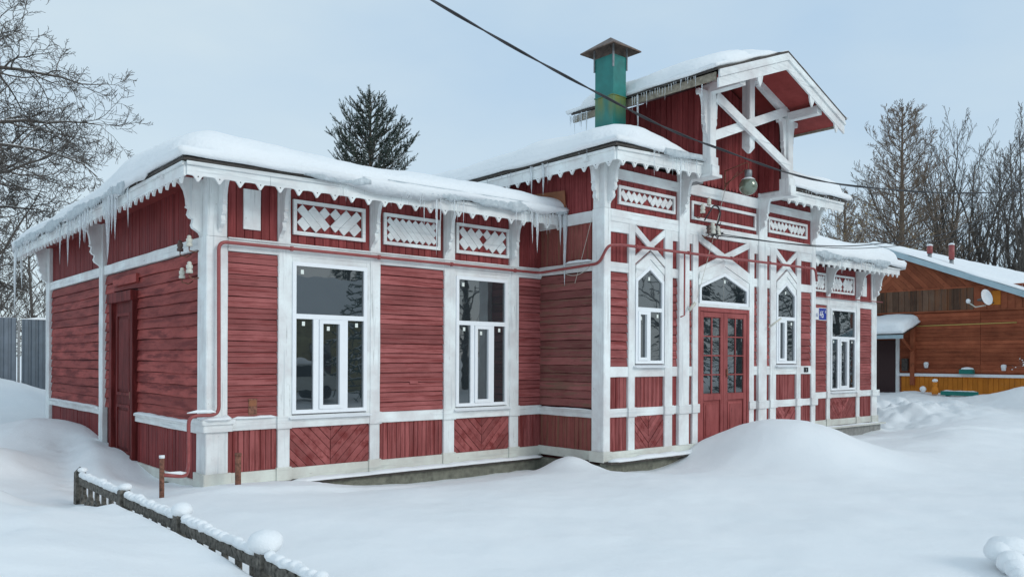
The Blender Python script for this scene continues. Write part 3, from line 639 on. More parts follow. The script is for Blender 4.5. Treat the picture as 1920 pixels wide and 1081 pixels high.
slab([(5.46, -2.10, 4.945), (7.7, -2.10, 5.04), (7.7, -1.5, 5.04), (5.46, -1.5, 4.945)], .02, 'soffit', 'white_h'); slab([(5.46, -1.5, 4.945), (5.9, -1.5, 4.945), (5.9, 5.5, 4.93), (5.46, 5.5, 4.93)], .02, 'soffit', 'soffit'); slab([(10.3, -2.10, 4.95), (12.58, -2.10, 4.95), (12.58, 5, 4.95), (10.3, 5, 4.95)], .02, 'soffit', 'white_h')
def deck(pts, th=.035): slab(pts, th, 'roof_edge', 'deck')
# roof bodies (low hips) with a thin dark drip edge; snow lies on them
def hip(x0, x1, y0, y1, z0, z1, zr, ins=4.2, left=True, right=True):
    yc = (y0+y1)/2; xa = x0+ins if left else x0; xb = x1-ins if right else x1
    lo = [(x0, y0, z0), (x1, y0, z1), (x1, y1, z1), (x0, y1, z0)]; top = [(x, y, z+.035) for x, y, z in lo]; rd = [(xa, yc, zr), (xb, yc, zr)]
    MB().add(lo+top+rd, [(0, 3, 2, 1), (0, 1, 5, 4), (1, 2, 6, 5), (2, 3, 7, 6), (3, 0, 4, 7), (4, 5, 9, 8), (6, 7, 8, 9), (5, 6, 9), (7, 4, 8)]).build('roof', 'deck', house)
hip(-.66, 5.79, -.67, 9.97, 4.06, 4.125, 4.75, right=False); hip(12.3, 18.80, -.67, 9.97, 4.19, 4.21, 4.8, left=False)
hip(5.38, 7.72, -2.17, 9.8, 4.99, 5.09, 5.6, 2.3, right=False); hip(10.3, 12.68, -2.17, 9.8, 5.01, 5.03, 5.5, 2.3, left=False); hip(7.72, 10.3, .1, 9.8, 5.05, 5.05, 5.6, 0, False, False)

# ---- tower
vert(FT, -2.12, .1, 5.0, 6.44, .125, 'T', 'red_v')
gcl = [lambda p: 6.40+.37*(1.24-abs(p[0]-9.0))-.02-p[1]]
vert(FB, 7.86, 9.0, 4.86, 7.0, .115, 'TB', 'red_v', .022, .09, gcl); vert(FB, 9.0, 10.14, 4.86, 7.0, .115, 'TB', 'red_v', .022, .09, gcl)
FI = Facade('side', 10.14); vert(FI, -2.1, -1.66, 4.95, 6.3, .115, 'T2', 'red_v')
YT = -2.19
def tpost(x):
    corner(x-.085, x+.085, YT-.09, YT+.07, 5.0, 6.36, 'tower_post'); corner(x-.11, x+.11, YT-.12, YT+.1, 4.86, 5.16, 'tower_post')
    for s in (-1, 1):
        P = [(x+s*(.085+a*.50), 6.30+b*1.1) for a, b in BR]; MB().hull([(u, YT-.035, z) for u, z in P], [(u, YT+.035, z) for u, z in P]).build('bracket', 'white_v', house)
tpost(7.75); tpost(10.25)
for x in (7.75, 10.25): MB().box((x-.10, -2.33, 4.86), (x+.10, -1.6, 5.02)).build('console_beam', 'white_h', house); MB().box((x-.14, -2.36, 4.81), (x+.14, -1.6, 4.858)).build('console_beam', 'white_h', house)
MB().box((7.80, -1.90, 4.80), (7.98, -1.62, 4.92)).build('junction_box', 'steel', house)
def pbrace(p, q, w, y0, y1, name='truss_beam', cut=None):
    dx, dz = q[0]-p[0], q[1]-p[1]; l = math.hypot(dx, dz); n = (-dz/l*w/2, dx/l*w/2)
    sh = [(p[0]+n[0], p[1]+n[1]), (p[0]-n[0], p[1]-n[1]), (q[0]-n[0], q[1]-n[1]), (q[0]+n[0], q[1]+n[1])]
    return MB().hull([(u, y0, z) for u, z in sh], [(u, y1, z) for u, z in sh]).build(name, 'white_h', house)
pbrace((7.84, 5.56), (10.2, 6.46), .165, YT-.05, YT+.03); pbrace((7.84, 6.24), (10.2, 5.36), .165, YT-.11, YT-.052)
pbrace((7.75, 6.42), (9.0, 6.93), .16, YT-.04, YT+.05, 'truss_rafter'); pbrace((9.0, 6.93), (10.25, 6.42), .16, YT-.04, YT+.05, 'truss_rafter')
corner(8.92, 9.08, YT-.05, YT+.12, 5.56, 6.95, 'king_post')
MB().hull([(8.92, YT-.05, 5.56), (9.08, YT-.05, 5.56), (9.08, YT+.12, 5.56), (8.92, YT+.12, 5.56)], [(8.98, YT+.01, 5.46), (9.02, YT+.01, 5.46), (9.02, YT+.05, 5.46), (8.98, YT+.05, 5.46)]).build('king_post', 'white_v', house)
for x in (7.75, 10.25): MB().box((x-.08, -2.86, 6.27), (x+.08, YT+.1, 6.42)).build('purlin', 'white_h', house)
# roof of the tower
zr, ze, hx, yf, yb = 7.10, 6.34, 2.04, -2.93, .35
def zt(x): return zr-(zr-ze)/hx*abs(x-9.0)
for s in (-1, 1):
    e = 9.0+s*hx
    MB().hull([(9.0, yf+.03, zr-.14), (e-s*.035, yf+.03, ze-.127), (e-s*.035, yb-.01, ze-.127), (9.0, yb-.01, zr-.14)], [(9.0, yf+.03, zr-.10), (e-s*.035, yf+.03, ze-.087), (e-s*.035, yb-.01, ze-.087), (9.0, yb-.01, zr-.10)]).build('soffit', 'soffit', house)
    MB().hull([(9.0, yf-.03, zr-.02), (e+s*.05, yf-.03, ze-.04), (e+s*.05, yb, ze-.04), (9.0, yb, zr-.02)], [(9.0, yf-.03, zr+.015), (e+s*.05, yf-.03, ze-.005), (e+s*.05, yb, ze-.005), (9.0, yb, zr+.015)]).build('roof', 'deck', house)
    MB().hull([(e, yf+.05, ze-.17), (e-s*.03, yf+.05, ze-.17), (e-s*.03, yf+.05, ze-.045), (e, yf+.05, ze-.045)], [(e, yb, ze-.17), (e-s*.03, yb, ze-.17), (e-s*.03, yb, ze-.045), (e, yb, ze-.045)]).build('eave_board', 'weathered_wood', house)
    for dz0, dz1, dy0, dy1 in ((-.15, -.02, -.028, .0), (-.31, -.152, -.012, .02), (-.145, -.10, -.042, -.0285)):
        A = [(9.0, zr+dz1), (e, ze+dz1), (e, ze+dz0), (9.0, zr+dz0)]
        MB().hull([(u, yf+dy0, z) for u, z in A], [(u, yf+dy1, z) for u, z in A]).build('barge_board', 'white_h', house)
for x, z in ((8.15, 6.42), (9.85, 6.42), (10.75, 6.12)):
    MB().hull([(x-.09, yf-.005, z+.08), (x+.09, yf-.005, z+.08), (x+.06, yf-.005, z-.03), (x, yf-.005, z-.12), (x-.06, yf-.005, z-.03)], [(x-.09, yf+.02, z+.08), (x+.09, yf+.02, z+.08), (x+.06, yf+.02, z-.03), (x, yf+.02, z-.12), (x-.06, yf+.02, z-.03)]).build('pendant', 'white_v', house)
# ---- chimney
ch = MB().box((6.50, -1.09, 4.9), (6.83, -.66, 6.98)).build('chimney', 'green', house, label='green sheet metal chimney with yellow drip stains')
MB().box((6.488, -1.102, 6.27), (6.842, -.648, 6.295)).build('seam', 'green', ch)
cx, cy = 6.665, -.875; cm = MB(); a, b = .36, .40
cm.add([(cx-a, cy-b, 7.09), (cx+a, cy-b, 7.09), (cx+a, cy+b, 7.09), (cx-a, cy+b, 7.09), (cx, cy, 7.36), (cx-a, cy-b, 7.07), (cx+a, cy-b, 7.07), (cx+a, cy+b, 7.07), (cx-a, cy+b, 7.07), (cx, cy, 7.33)],
       [(0, 1, 4), (1, 2, 4), (2, 3, 4), (3, 0, 4), (6, 5, 9), (7, 6, 9), (8, 7, 9), (5, 8, 9), (0, 5, 6, 1), (1, 6, 7, 2), (2, 7, 8, 3), (3, 8, 5, 0)])
cm.build('chimney_cap', 'capmetal', ch, recalc=False)
for x, y in ((6.49, -1.10), (6.84, -1.10), (6.49, -.65), (6.84, -.65)): MB().box((x-.012, y-.012, 6.75), (x+.012, y+.012, 7.14)).build('cap_strut', 'steel', ch)
flush_vert()

# patched and worn bits
FL.box(.43, .55, .90, 1.12, .030, .036).build('patch', 'rust', house); FL.box(.44, .54, 1.02, 1.10, .036, .039).build('patch', 'board_brown', house)
FL.box(3.02, 3.17, 1.28, 1.36, .03, .040).build('patch', 'red_h', house)

# ------------------------------------------------------------------ roof snow
def snow_cap(name, label, x0, x1, y0, y1, base, H, w, sides, res=.10, seed=0, lip=.05, hmod=None, drip=.05):
    """rounded layer; sides = which edges are open and rounded: W E S N"""
    nx = max(8, int((x1-x0)/res)); ny = max(8, int((y1-y0)/res))
    def ax(a, b, n, lo, hi):
        t = np.linspace(0, 1, n+1)
        if lo: t = np.where(t < .25, .25*(t/.25)**1.5, t)
        if hi: t = np.where(t > .75, 1-.25*((1-t)/.25)**1.5, t)
        return a+(b-a)*t
    X, Y = np.meshgrid(ax(x0, x1, nx, 'W' in sides, 'E' in sides), ax(y0, y1, ny, 'S' in sides, 'N' in sides))
    d = np.full_like(X, 9.)
    if 'W' in sides: d = np.minimum(d, X-x0)
    if 'E' in sides: d = np.minimum(d, x1-X)
    def comb(a, b): return w-np.sqrt(np.maximum(w-a, 0)**2+np.maximum(w-b, 0)**2)
    dy = np.full_like(X, 9.)
    if 'S' in sides: dy = np.minimum(dy, Y-y0)
    if 'N' in sides: dy = np.minimum(dy, y1-Y)
    dd = np.clip(comb(d, dy)/w, 0, 1)
    Hh = H*(1+.22*fbm(X*.9, Y*.9, 3, seed)) * (hmod(X, Y) if hmod is not None else 1)
    prof = .34+.66*np.sqrt(np.clip(1-(1-dd)**2, 0, 1)); B = base(X, Y)
    Zt = B+Hh*prof+.022*fbm(X*3, Y*3, 4, seed+3)-.035*np.maximum(0, fbm(X*1.7+9, Y*1.7, 2, seed+6)-.12)
    vs = []; idx = lambda i, j: j*(nx+1)+i
    vs = np.stack([X.ravel(), Y.ravel(), Zt.ravel()], 1).tolist(); fs = [(idx(i, j), idx(i+1, j), idx(i+1, j+1), idx(i, j+1)) for j in range(ny) for i in range(nx)]
    loop = [(i, 0) for i in range(nx)]+[(nx, j) for j in range(ny)]+[(i, ny) for i in range(nx, 0, -1)]+[(0, j) for j in range(ny, 0, -1)]
    n0 = len(vs); n = len(loop)
    for lev, (t, ou) in enumerate(((.55, 1.), (.12, .8), (-1., .35), (-.0, -.6))):
        for (i, j) in loop:
            x, y = X[j, i], Y[j, i]; b = B[j, i]+.03; zt_ = Zt[j, i]
            ox = (-1 if (i == 0 and 'W' in sides) else 1 if (i == nx and 'E' in sides) else 0); oy = (-1 if (j == 0 and 'S' in sides) else 1 if (j == ny and 'N' in sides) else 0)
            L = lip*ou*(1+.9*float(vnoise(np.array(x*3.1+y*2.3), np.array(y*2.9-x*1.1), seed+9)))
            zz_ = b+(zt_-b)*max(t, 0)-(drip*(.35 if abs(x-.1) < 1.1 and y < .6 else 1)*(.25+1.5*max(0, .12+float(vnoise(np.array(x*1.3+y*.9), np.array(y*1.1-x), seed+31)))) if t < 0 else 0)
            vs.append((x+ox*L, y+oy*L, zz_+(.03*float(vnoise(np.array(x*2.5), np.array(y*2.5), seed+5)) if t < .5 else 0)))
    prev = [idx(i, j) for i, j in loop]
    for lev in range(4):
        cur = [n0+lev*n+k for k in range(n)]
        fs += [(cur[k], cur[(k+1) % n], prev[(k+1) % n], prev[k]) for k in range(n)]; prev = cur
    nb0 = len(vs); bx = [i for i in range(nx+1)]
    for j in range(ny+1):
        for i in range(nx+1): vs.append((float(np.clip(X[j, i], x0+.08, x1-.08)), float(np.clip(Y[j, i], y0+.08, y1-.08)), float(B[j, i])+.028))
    for j in range(ny):
        for i in range(nx): a = nb0+j*(nx+1)+i; fs.append((a, a+nx+1, a+nx+2, a+1))
    cur = [nb0+idx(i, j) for i, j in loop]; fs += [(cur[k], cur[(k+1) % n], prev[(k+1) % n], prev[k]) for k in range(n)]
    mb = MB(); mb.v = vs; mb.f = fs; o = mb.build(name, 'snow_roof', None, True); return tag(o, label, 'snow')
def hipz(x0, x1, y0, y1, za, zb, pitch, left, right):
    def f(X, Y):
        d = np.minimum(Y-y0, y1-Y)
        if left: d = np.minimum(d, X-x0)
        if right: d = np.minimum(d, x1-X)
        return za+(zb-za)*(X-x0)/(x1-x0)+pitch*np.maximum(d, 0)
    return f
snow_cap('roof_snow', 'deep rounded snow with frozen lip on the roof of the left wing', -.68, 5.785, -.69, 9.98, hipz(-.68, 5.79, -.69, 9.98, 4.09, 4.155, .13, True, False), .46, .62, 'WSN', .09, 1, .06,
         lambda X, Y: .72+.40*np.exp(-((Y-.9)/1.9)**2)*np.exp(-((X+.6)/1.5)**2)+.25*np.exp(-((X+.6)/.5)**2-((Y-1.9)/.8)**2), drip=.17)
snow_cap('roof_snow', 'thick snow on the roof of the far right wing near the brown house', 12.3, 18.82, -.69, 9.98, hipz(12.3, 18.82, -.69, 9.98, 4.22, 4.24, .13, False, True), .50, .55, 'ESN', .12, 2, .05, drip=.10)
snow_cap('roof_snow', 'domed snow on the bay roof left of the dormer tower', 5.37, 7.66, -2.19, 9.8, hipz(5.37, 9, -2.19, 9.8, 5.02, 5.12, .14, True, False), .40, .65, 'WS', .09, 3, .05,
         lambda X, Y: np.where(Y < .2, np.clip(1.08-.92*((X-6.2)/1.45).clip(0, 2)**1.3, .18, 1.1), 1.))
snow_cap('roof_snow', 'small snow block on the bay roof right of the dormer tower', 10.34, 12.72, -2.19, 9.8, hipz(9, 12.72, -2.19, 9.8, 5.04, 5.06, .14, False, True), .40, .4, 'ES', .09, 4, .05)
def tz(X, Y): return zr+.0-(zr-ze)/hx*np.abs(X-9.0)+.0
snow_cap('roof_snow', 'smooth snow on the gabled roof of the dormer tower', 6.90, 11.1, -2.90, .42, tz, .33, .55, 'WESN', .08, 5, .05,
         lambda X, Y: np.clip(.95-.50*np.exp(-((X-9.0)/.35)**2)-.42*((X-8.7)/1.5).clip(0, 1)-.35*np.exp(-((Y+2.9)/.5)**2)*(X > 7.9), .25, 1), drip=.05)

# snow on rails, ledges, posts, pipes
def snow_strip(pts, w, h, name='snow_strip', label='thin snow line', n=6, smoothv=.3):
    mb = MB(); vs = []; m = len(pts)
    for i, p in enumerate(pts):
        p = Vector(p); t = (Vector(pts[min(i+1, m-1)])-Vector(pts[max(i-1, 0)])).normalized(); side = Vector((t.y, -t.x, 0)).normalized()
        e = .35 if i in (0, m-1) else 1; hh = h*e*(1+J(smoothv)); ww = w*e*(1+J(smoothv*.4))
        for k in range(n+1):
            a = math.pi*k/n; vs.append(p+side*math.cos(a)*ww*.5+Vector((0, 0, math.sin(a)*hh)))
    fs = [(i*(n+1)+k, i*(n+1)+k+1, (i+1)*(n+1)+k+1, (i+1)*(n+1)+k) for i in range(m-1) for k in range(n)]+[(i*(n+1)+n, i*(n+1), (i+1)*(n+1), (i+1)*(n+1)+n) for i in range(m-1)]
    fs += [tuple(range(n+1)), tuple((m-1)*(n+1)+k for k in range(n, -1, -1))]
    return tag(mb.add(vs, fs).build(name, 'snow_roof', None, True), label, 'snow')
def line(a, b, n): return [tuple(Vector(a).lerp(Vector(b), i/n)) for i in range(n+1)]
snow_strip(line((1.0, -.12, -.045), (5.75, -.12, -.045), 30), .22, .045, label='snow line on the ledge under the left wing windows')
snow_strip(line((5.72, -1.75, .012), (8.3, -1.75, .012), 16), .20, .055, label='snow line on the ledge left of the entrance door')
snow_strip(line((12.4, -.12, -.045), (18.6, -.12, -.045), 20), .2, .025, label='thin snow line on the concrete ledge of the far right wing')
snow_strip(line((-.15, .4, .787), (-.15, 3.0, .787), 14), .11, .035, label='snow on the rail between the side door and the near corner post')
snow_strip(line((-.15, 5.2, .787), (-.15, 9.0, .787), 14), .10, .02, label='snow on the rail left of the old side door')
snow_strip(line((.2, -.05, .858), (.82, -.05, .858), 8), .08, .03, label='snow on the rail right of the near corner post')
snow_strip(line((5.73, -1.35, .83), (5.73, -.05, .83), 8), .07, .02, label='snow on the rail of the bay return wall')
snow_strip(line((5.73, -1.35, 3.29), (5.73, -.7, 3.29), 6), .07, .05, label='snow on the upper belt of the bay return wall')
snow_strip(line((-.22, -.06, .86), (.18, -.06, .86), 6), .26, .05, label='snow cushion on the capital of the near corner post')

# ------------------------------------------------------------------ icicles
ice_meshes = []
for q in range(10):
    mb = MB(); n = 7; ph = random.random()*6
    pts = [(math.sin(ph+k*.9)*.010*(1-k/n), math.cos(ph+k*1.1)*.010*(1-k/n), -k/n) for k in range(n+1)]
    rr = [max(.03, (1-k/n)**.75*(1+J(.18))) for k in range(n+1)]
    # unit length along z, unit radius (scaled per icicle)
    vs = []; 
    for (x, y, z), r in zip(pts, rr):
        for k in range(6): w = k*math.pi/3; vs.append((x*18+r*math.cos(w), y*18+r*math.sin(w), z))
    fs = [(i*6+k, i*6+(k+1) % 6, (i+1)*6+(k+1) % 6, (i+1)*6+k) for i in range(n) for k in range(6)]+[tuple(range(6)), tuple(n*6+k for k in range(5, -1, -1))]
    mb.add(vs, fs); ice_meshes.append(mb.mesh('icicle', 'ice', True))
nice = 0
def icicle(x, y, z, L, r, label, group=None):
    global nice
    o = link('icicle', ice_meshes[nice % 10]); nice += 1
    o.location = (x, y, z); o.scale = (r, r, L); o.rotation_euler = (J(.02), J(.02), random.random()*6); tag(o, label, 'icicle', group)
def row(n, P, Q, lmin, lmax, label, group, r0=.008, spread=.03):
    P, Q = Vector(P), Vector(Q)
    for k in range(n):
        t = (k+random.random())/n; p = P.lerp(Q, t); L = lmin*.7+(lmax*1.15-lmin*.7)*random.random()**2.8
        icicle(p.x+J(spread)*.4, p.y+J(spread)*.4, p.z+J(.02), L, r0*(.6+.5*random.random()+L*1.3), label, group)
def rows(specs):
    for n, P, Q, a, b, r0, where, look in specs: row(n, P, Q, a, b, look+' icicle '+where, look+' icicles '+where, r0)
rows([(36, (-.70, 6.6, 4.10), (-.70, 9.8, 4.06), .16, .52, .013, 'on the far third of the gable end eave', 'thin'),
 (34, (-.70, 4.2, 4.12), (-.70, 6.6, 4.10), .16, .56, .012, 'on the middle third of the gable end eave', 'ragged'),
 (8, (-.68, .6, 4.15), (-.68, 1.7, 4.15), .05, .22, .008, 'on the gable eave next to the near corner', 'tiny'),
 (30, (-.71, 1.7, 4.13), (-.69, 4.2, 4.12), .18, .70, .014, 'in the thick cluster above the old side door', 'stout'),
 (12, (1.3, -.70, 4.12), (2.5, -.70, 4.13), .05, .30, .006, 'over the leftmost front window', 'needle-thin'),
 (34, (2.5, -.71, 4.16), (3.7, -.71, 4.17), .12, .44, .008, 'over the middle lattice panel', 'clear'),
 (12, (3.7, -.71, 4.16), (4.6, -.71, 4.16), .08, .3, .006, 'over the third lattice panel', 'fine'),
 (38, (4.6, -.71, 4.17), (5.6, -.71, 4.17), .12, .42, .008, 'in the dense curtain near the inner corner', 'glassy'),
 (22, (6.2, -2.22, 5.06), (7.4, -2.22, 5.10), .10, .42, .006, 'over the left lattice panel of the bay', 'slim'),
 (14, (10.7, -2.22, 5.02), (12.4, -2.22, 5.03), .08, .35, .007, 'under the bay eave right of the tower', 'short'),
 (14, (5.39, -1.6, 5.02), (5.39, 1.2, 5.0), .06, .35, .006, 'on the side eave of the bay above the loose board', 'small'),
 (24, (14.2, -.72, 4.24), (15.8, -.72, 4.24), .12, .42, .011, 'over the house number plate', 'frosty'),
 (22, (15.8, -.72, 4.24), (17.4, -.72, 4.24), .12, .34, .011, 'over the window of the far right wing', 'crowded'),
 (24, (6.88, -2.6, 6.30), (6.88, -1.2, 6.28), .08, .3, .008, 'on the left tower eave right of the chimney', 'crisp'),
 (14, (6.88, -.1, 6.27), (6.88, .38, 6.27), .15, .48, .009, 'on the tower eave left of the chimney', 'hanging'),
 (5, (11.09, -2.8, 6.28), (11.09, -.9, 6.26), .12, .4, .008, 'at the right eave of the dormer tower', 'lone')])
icicle(-.69, 2.42, 4.10, 1.02, .045, 'thickest and longest icicle over the old side door'); icicle(-.69, 2.15, 4.10, .62, .028, 'medium icicle just right of the thickest one over the side door')
icicle(-.68, 5.0, 4.05, .82, .026, 'long icicle left of the middle post of the gable end'); icicle(-.68, 5.6, 4.05, .74, .02, 'slim icicle further left on the gable end eave')
icicle(-.68, 1.52, 4.15, .66, .018, 'lone slim icicle close to the near corner bracket')
icicle(3.04, -.70, 4.15, .93, .020, 'long icicle crossing the middle lattice panel to the gas pipe'); icicle(3.13, -.69, 4.15, .66, .012, 'shorter icicle beside the long one at the middle lattice panel')
icicle(2.82, -.69, 4.15, .62, .012, 'thin icicle at the left of the middle lattice panel')
icicle(5.72, -.70, 4.14, 1.22, .050, 'longest icicle at the inner corner where wing meets bay'); icicle(5.62, -.69, 4.15, .55, .03, 'stubby icicle beside the longest one at the inner corner')
icicle(5.08, -.70, 4.15, .72, .035, 'thick icicle over the rightmost post of the left wing'); icicle(4.98, -.69, 4.15, .58, .02, 'thin icicle left of the thick one over the rightmost post')
icicle(6.95, -2.21, 5.08, .85, .014, 'long thin icicle over the lattice panel of the bay'); icicle(6.90, -1.30, 6.28, .80, .022, 'longest icicle under the left eave of the dormer tower')
icicle(5.40, -.5, 5.0, .55, .028, 'thick icicle over the loose brown board'); icicle(5.40, -.2, 5.0, .5, .024, 'second thick icicle behind the one over the loose brown board')
icicle(-.66, 9.85, 4.05, 1.5, .035, 'tall icicle at the far back corner of the left eave'); icicle(-.55, 9.9, 4.05, .9, .03, 'shorter icicle at the far back corner of the left eave')
icicle(6.98, -2.6, 6.28, .85, .012, 'icicle hanging past the left tower bracket')

m, nt, p = newmat('grey_ice'); v_ = mapped(nt, (1, 1, 1)); lnk(nt, ramp(nt, noise(nt, v_, 9, 5, .65), [(.3, (.50, .58, .62)), (.7, (.80, .86, .89))]), p.inputs['Base Color'])
p.inputs['Roughness'].default_value = .28; p.inputs['Transmission Weight'].default_value = .25; bump(nt, p, noise(nt, mapped(nt, (1, 1, .5)), 26, 4, .6), .9, .03); M['grey_ice'] = m
def ice_band(x0, x1, y, z0, sl, h, label, fx=True):
    n = int(abs(x1-x0)/.05); mb = MB(); vs = []
    for i in range(n+1):
        u = x0+(x1-x0)*i/n; e = min(1, i/4, (n-i)/4); k = float(fbm(np.array(u*2.2), np.array(h*9.), 3, 51)); b = h*(.75+1.1*k+J(.12))*max(e, .15); o = .035+.02*k+J(.006); z = z0+sl*(u-x0)
        for a, c in ((.02, .10), (-o*.7, .09), (-o, .03), (-o*.8, -b*.6), (-.012, -b), (.02, -b*.9)): vs.append((u, y+a, z+c) if fx else (y+a, u, z+c))
    fs = [(i*6+k, i*6+k+1, (i+1)*6+k+1, (i+1)*6+k) for i in range(n) for k in range(5)]+[(i*6+5, i*6, (i+1)*6, (i+1)*6+5) for i in range(n)]
    tag(mb.add(vs, fs+[tuple(range(6)), tuple(n*6+k for k in range(5, -1, -1))]).build('ice_band', 'grey_ice', None, True), label, 'ice')
ice_band(2.2, 5.78, -.70, 4.13, .010, .10, 'grey lumpy ice crust along the right half of the left wing eave')
ice_band(.9, 1.9, -.70, 4.10, .010, .05, 'thin patch of ice on the front eave near the corner')
ice_band(13.9, 17.9, -.70, 4.22, .003, .11, 'grey ice crust along the far right wing eave')
ice_band(6.5, 7.5, -2.22, 5.03, .045, .05, 'thin ice crust on the bay eave left of the tower post')
ice_band(1.5, 9.6, -.70, 4.09, -.002, .10, 'grey ice crust along the gable end eave', False)

# ------------------------------------------------------------------ gas pipe
def smooth_path(pts, r=.09, n=5):
    pts = [Vector(p) for p in pts]; res = [pts[0]]
    for i in range(1, len(pts)-1):
        a, b, c = pts[i-1], pts[i], pts[i+1]; u, v = (a-b), (c-b); k = min(r, u.length*.45, v.length*.45); p0, p2 = b+u.normalized()*k, b+v.normalized()*k
        for q in range(n+1): t = q/n; res.append(p0*(1-t)**2+b*2*t*(1-t)+p2*t*t)
    return res+[pts[-1]]
gp = thing('gas_pipe', (-.84, -.5, 0), 'red painted gas pipe rising at the near corner and running along the front', 'pipe')
run = smooth_path([(-.84, -.5, .26), (-.52, -.42, .20), (-.40, -.14, .30), (-.40, -.14, .93), (-.02, -.16, .93), (-.02, -.13, 3.185), (5.67, -.13, 3.185), (5.67, -1.55, 3.23), (5.62, -1.80, 3.50), (5.95, -1.80, 3.53), (12.05, -1.80, 3.60), (12.10, -1.80, 3.34)], .11)
adopt(MB().tube(run, .024, 8).build('pipe_run', 'pipe', None, True), gp)
adopt(MB().tube([(12.3, -.14, 3.27), (18.7, -.14, 3.30)], .014, 6).build('pipe_run', 'pipe', None, True), gp)
adopt(MB().tube([(7.60, -1.79, 3.57), (7.60, -1.79, 2.45), (7.50, -1.79, 2.42)], .015, 6).build('pipe_run', 'pipe', None, True), gp)
for x in (1.0, 2.4, 3.75, 5.1): adopt(MB().tube([(x-.02, -.13, 3.185), (x+.02, -.13, 3.185)], .034, 8).build('clamp', 'pipe'), gp)
for x in (6.3, 7.7, 9.0, 10.3, 11.6): adopt(MB().tube([(x-.02, -1.80, 3.534+(x-5.95)*.0119), (x+.02, -1.80, 3.535+(x-5.95)*.0119)], .034, 8).build('clamp', 'pipe'), gp)
snow_strip([(-.42, -.14, .96), (-.3, -.15, .965), (-.12, -.16, .965), (-.04, -.16, .955)], .055, .03, label='snow lying on the bend of the gas pipe beside the corner post')
snow_strip([(-.80, -.49, .275), (-.6, -.44, .235), (-.5, -.36, .235)], .05, .04, label='snow lying on the low bend of the gas pipe')
for x, y, zt_, lab in ((-.84, -.5, .46, 'rusty pipe stump joined to the gas pipe left of the corner'), (.10, -.5, .42, 'rusty flaking pipe stump standing alone before the front wall')):
    o = thing('pipe_stump', (x, y, 0), lab, 'pipe'); zb = float(gz(x, y))-.1
    adopt(MB().tube([(x, y, zb), (x, y, zt_*.6), (x, y, zt_)], .030 if x < 0 else .040, 8).build('stump', 'rust', None, True), o); adopt(MB().tube([(x, y, zt_), (x, y, zt_+.035)], .034 if x < 0 else .046, 8).build('cap', 'snow_roof' if x < 0 else 'rust', None, True), o)

# ------------------------------------------------------------------ insulators, cable gear, lamp, plates
def insulator(x, y, z, mat, label, d=(-1, 0), s=1.):
    t = thing('insulator', (x, y, z), label, 'insulator')
    adopt(MB().lathe((x, y, z), [(.012*s, -.03*s), (.035*s, -.028*s), (.034*s, .0), (.022*s, .01*s), (.032*s, .02*s), (.034*s, .05*s), (.02*s, .06*s), (.024*s, .075*s), (.012*s, .09*s)], 10).build('bell', mat, None, True), t)
    adopt(MB().tube([(x, y, z-.03*s), (x, y, z-.07*s), (x-d[0]*.07*s, y-d[1]*.07*s, z-.085*s), (x-d[0]*.12*s, y-d[1]*.12*s, z-.05*s)], .007*s, 6).build('hook', 'rust', None, True), t)
insulator(-.30, .50, 3.13, 'porcelain_dark', 'brown insulator left of a pale one near the top of the corner post', (-1, 0), 1.25); insulator(-.27, .24, 3.17, 'porcelain', 'pale insulator beside the brown one near the top of the corner post', (-1, 0), 1.25)
insulator(-.30, .42, 2.76, 'porcelain', 'left insulator of the lower yellowed pair on the corner post', (-1, 0), 1.2); insulator(-.27, .23, 2.82, 'porcelain', 'right insulator of the lower yellowed pair on the corner post', (-1, 0), 1.3)
insulator(8.08, -1.82, 4.34, 'porcelain', 'white insulator at the left end of the red panel over the door', (0, -1), 1.4)
insulator(8.27, -1.82, 4.50, 'porcelain', 'white insulator on the upper edge of the red panel over the door', (0, -1), 1.2)
insulator(8.34, -1.85, 4.0, 'porcelain', 'left insulator in the wire tangle over the door', (0, -1), 1.7)
insulator(8.50, -1.85, 3.98, 'porcelain', 'right insulator in the wire tangle over the door', (0, -1), 1.5)
insulator(8.22, -1.85, 3.99, 'porcelain_dark', 'small dark insulator left of the wire tangle over the door', (0, -1), 1.2)
tag(MB().tube(smooth_path([(8.16, -1.8, 4.18), (8.28, -1.84, 4.36), (8.36, -1.85, 4.47), (8.50, -1.85, 4.47), (8.58, -1.85, 4.36), (8.52, -1.85, 4.20), (8.42, -1.85, 4.06)], .08), .014, 6).build('cable_loop', 'cable', None, True), 'black cable loop over the red panel above the door', 'cable')
wt = MB()
for k in range(16):
    p = Vector((8.22+random.random()*.42, -1.84+J(.04), 3.98+J(.06))); pts = [p]
    for q in range(5): p = p+Vector((J(.06), J(.03), J(.05))); pts.append(p)
    wt.tube(pts, .006+random.random()*.006, 4)
tag(wt.build('wire_tangle', 'cable'), 'dark tangle of wires and clamps over the left half of the door', 'wires')
def catenary(a, b, sag, n=40): a, b = Vector(a), Vector(b); return [a.lerp(b, i/n)-Vector((0, 0, sag*4*(i/n)*(1-i/n))) for i in range(n+1)]
def fitpath(pts, n=60):     # smooth curve through control points
    pts = [Vector(p) for p in pts]; res = []
    P = [pts[0]*2-pts[1]]+pts+[pts[-1]*2-pts[-2]]
    for i in range(1, len(P)-2):
        for q in range(n//(len(pts)-1)):
            t = q/(n//(len(pts)-1)); a, b, c, d = P[i-1:i+3]
            res.append(.5*((2*b)+(c-a)*t+(2*a-5*b+4*c-d)*t*t+(3*b-a-3*c+d)*t*t*t))
    return res+[pts[-1]]
main = fitpath([(-1.5, -3.3, 6.2), (.98, -3.3, 5.64), (3.7, -3.3, 5.17), (6.25, -3.3, 4.90), (10.8, -3.3, 4.93), (20.0, -3.3, 6.15), (34, -3.3, 9.2)], 66)
mc_ = MB(); 
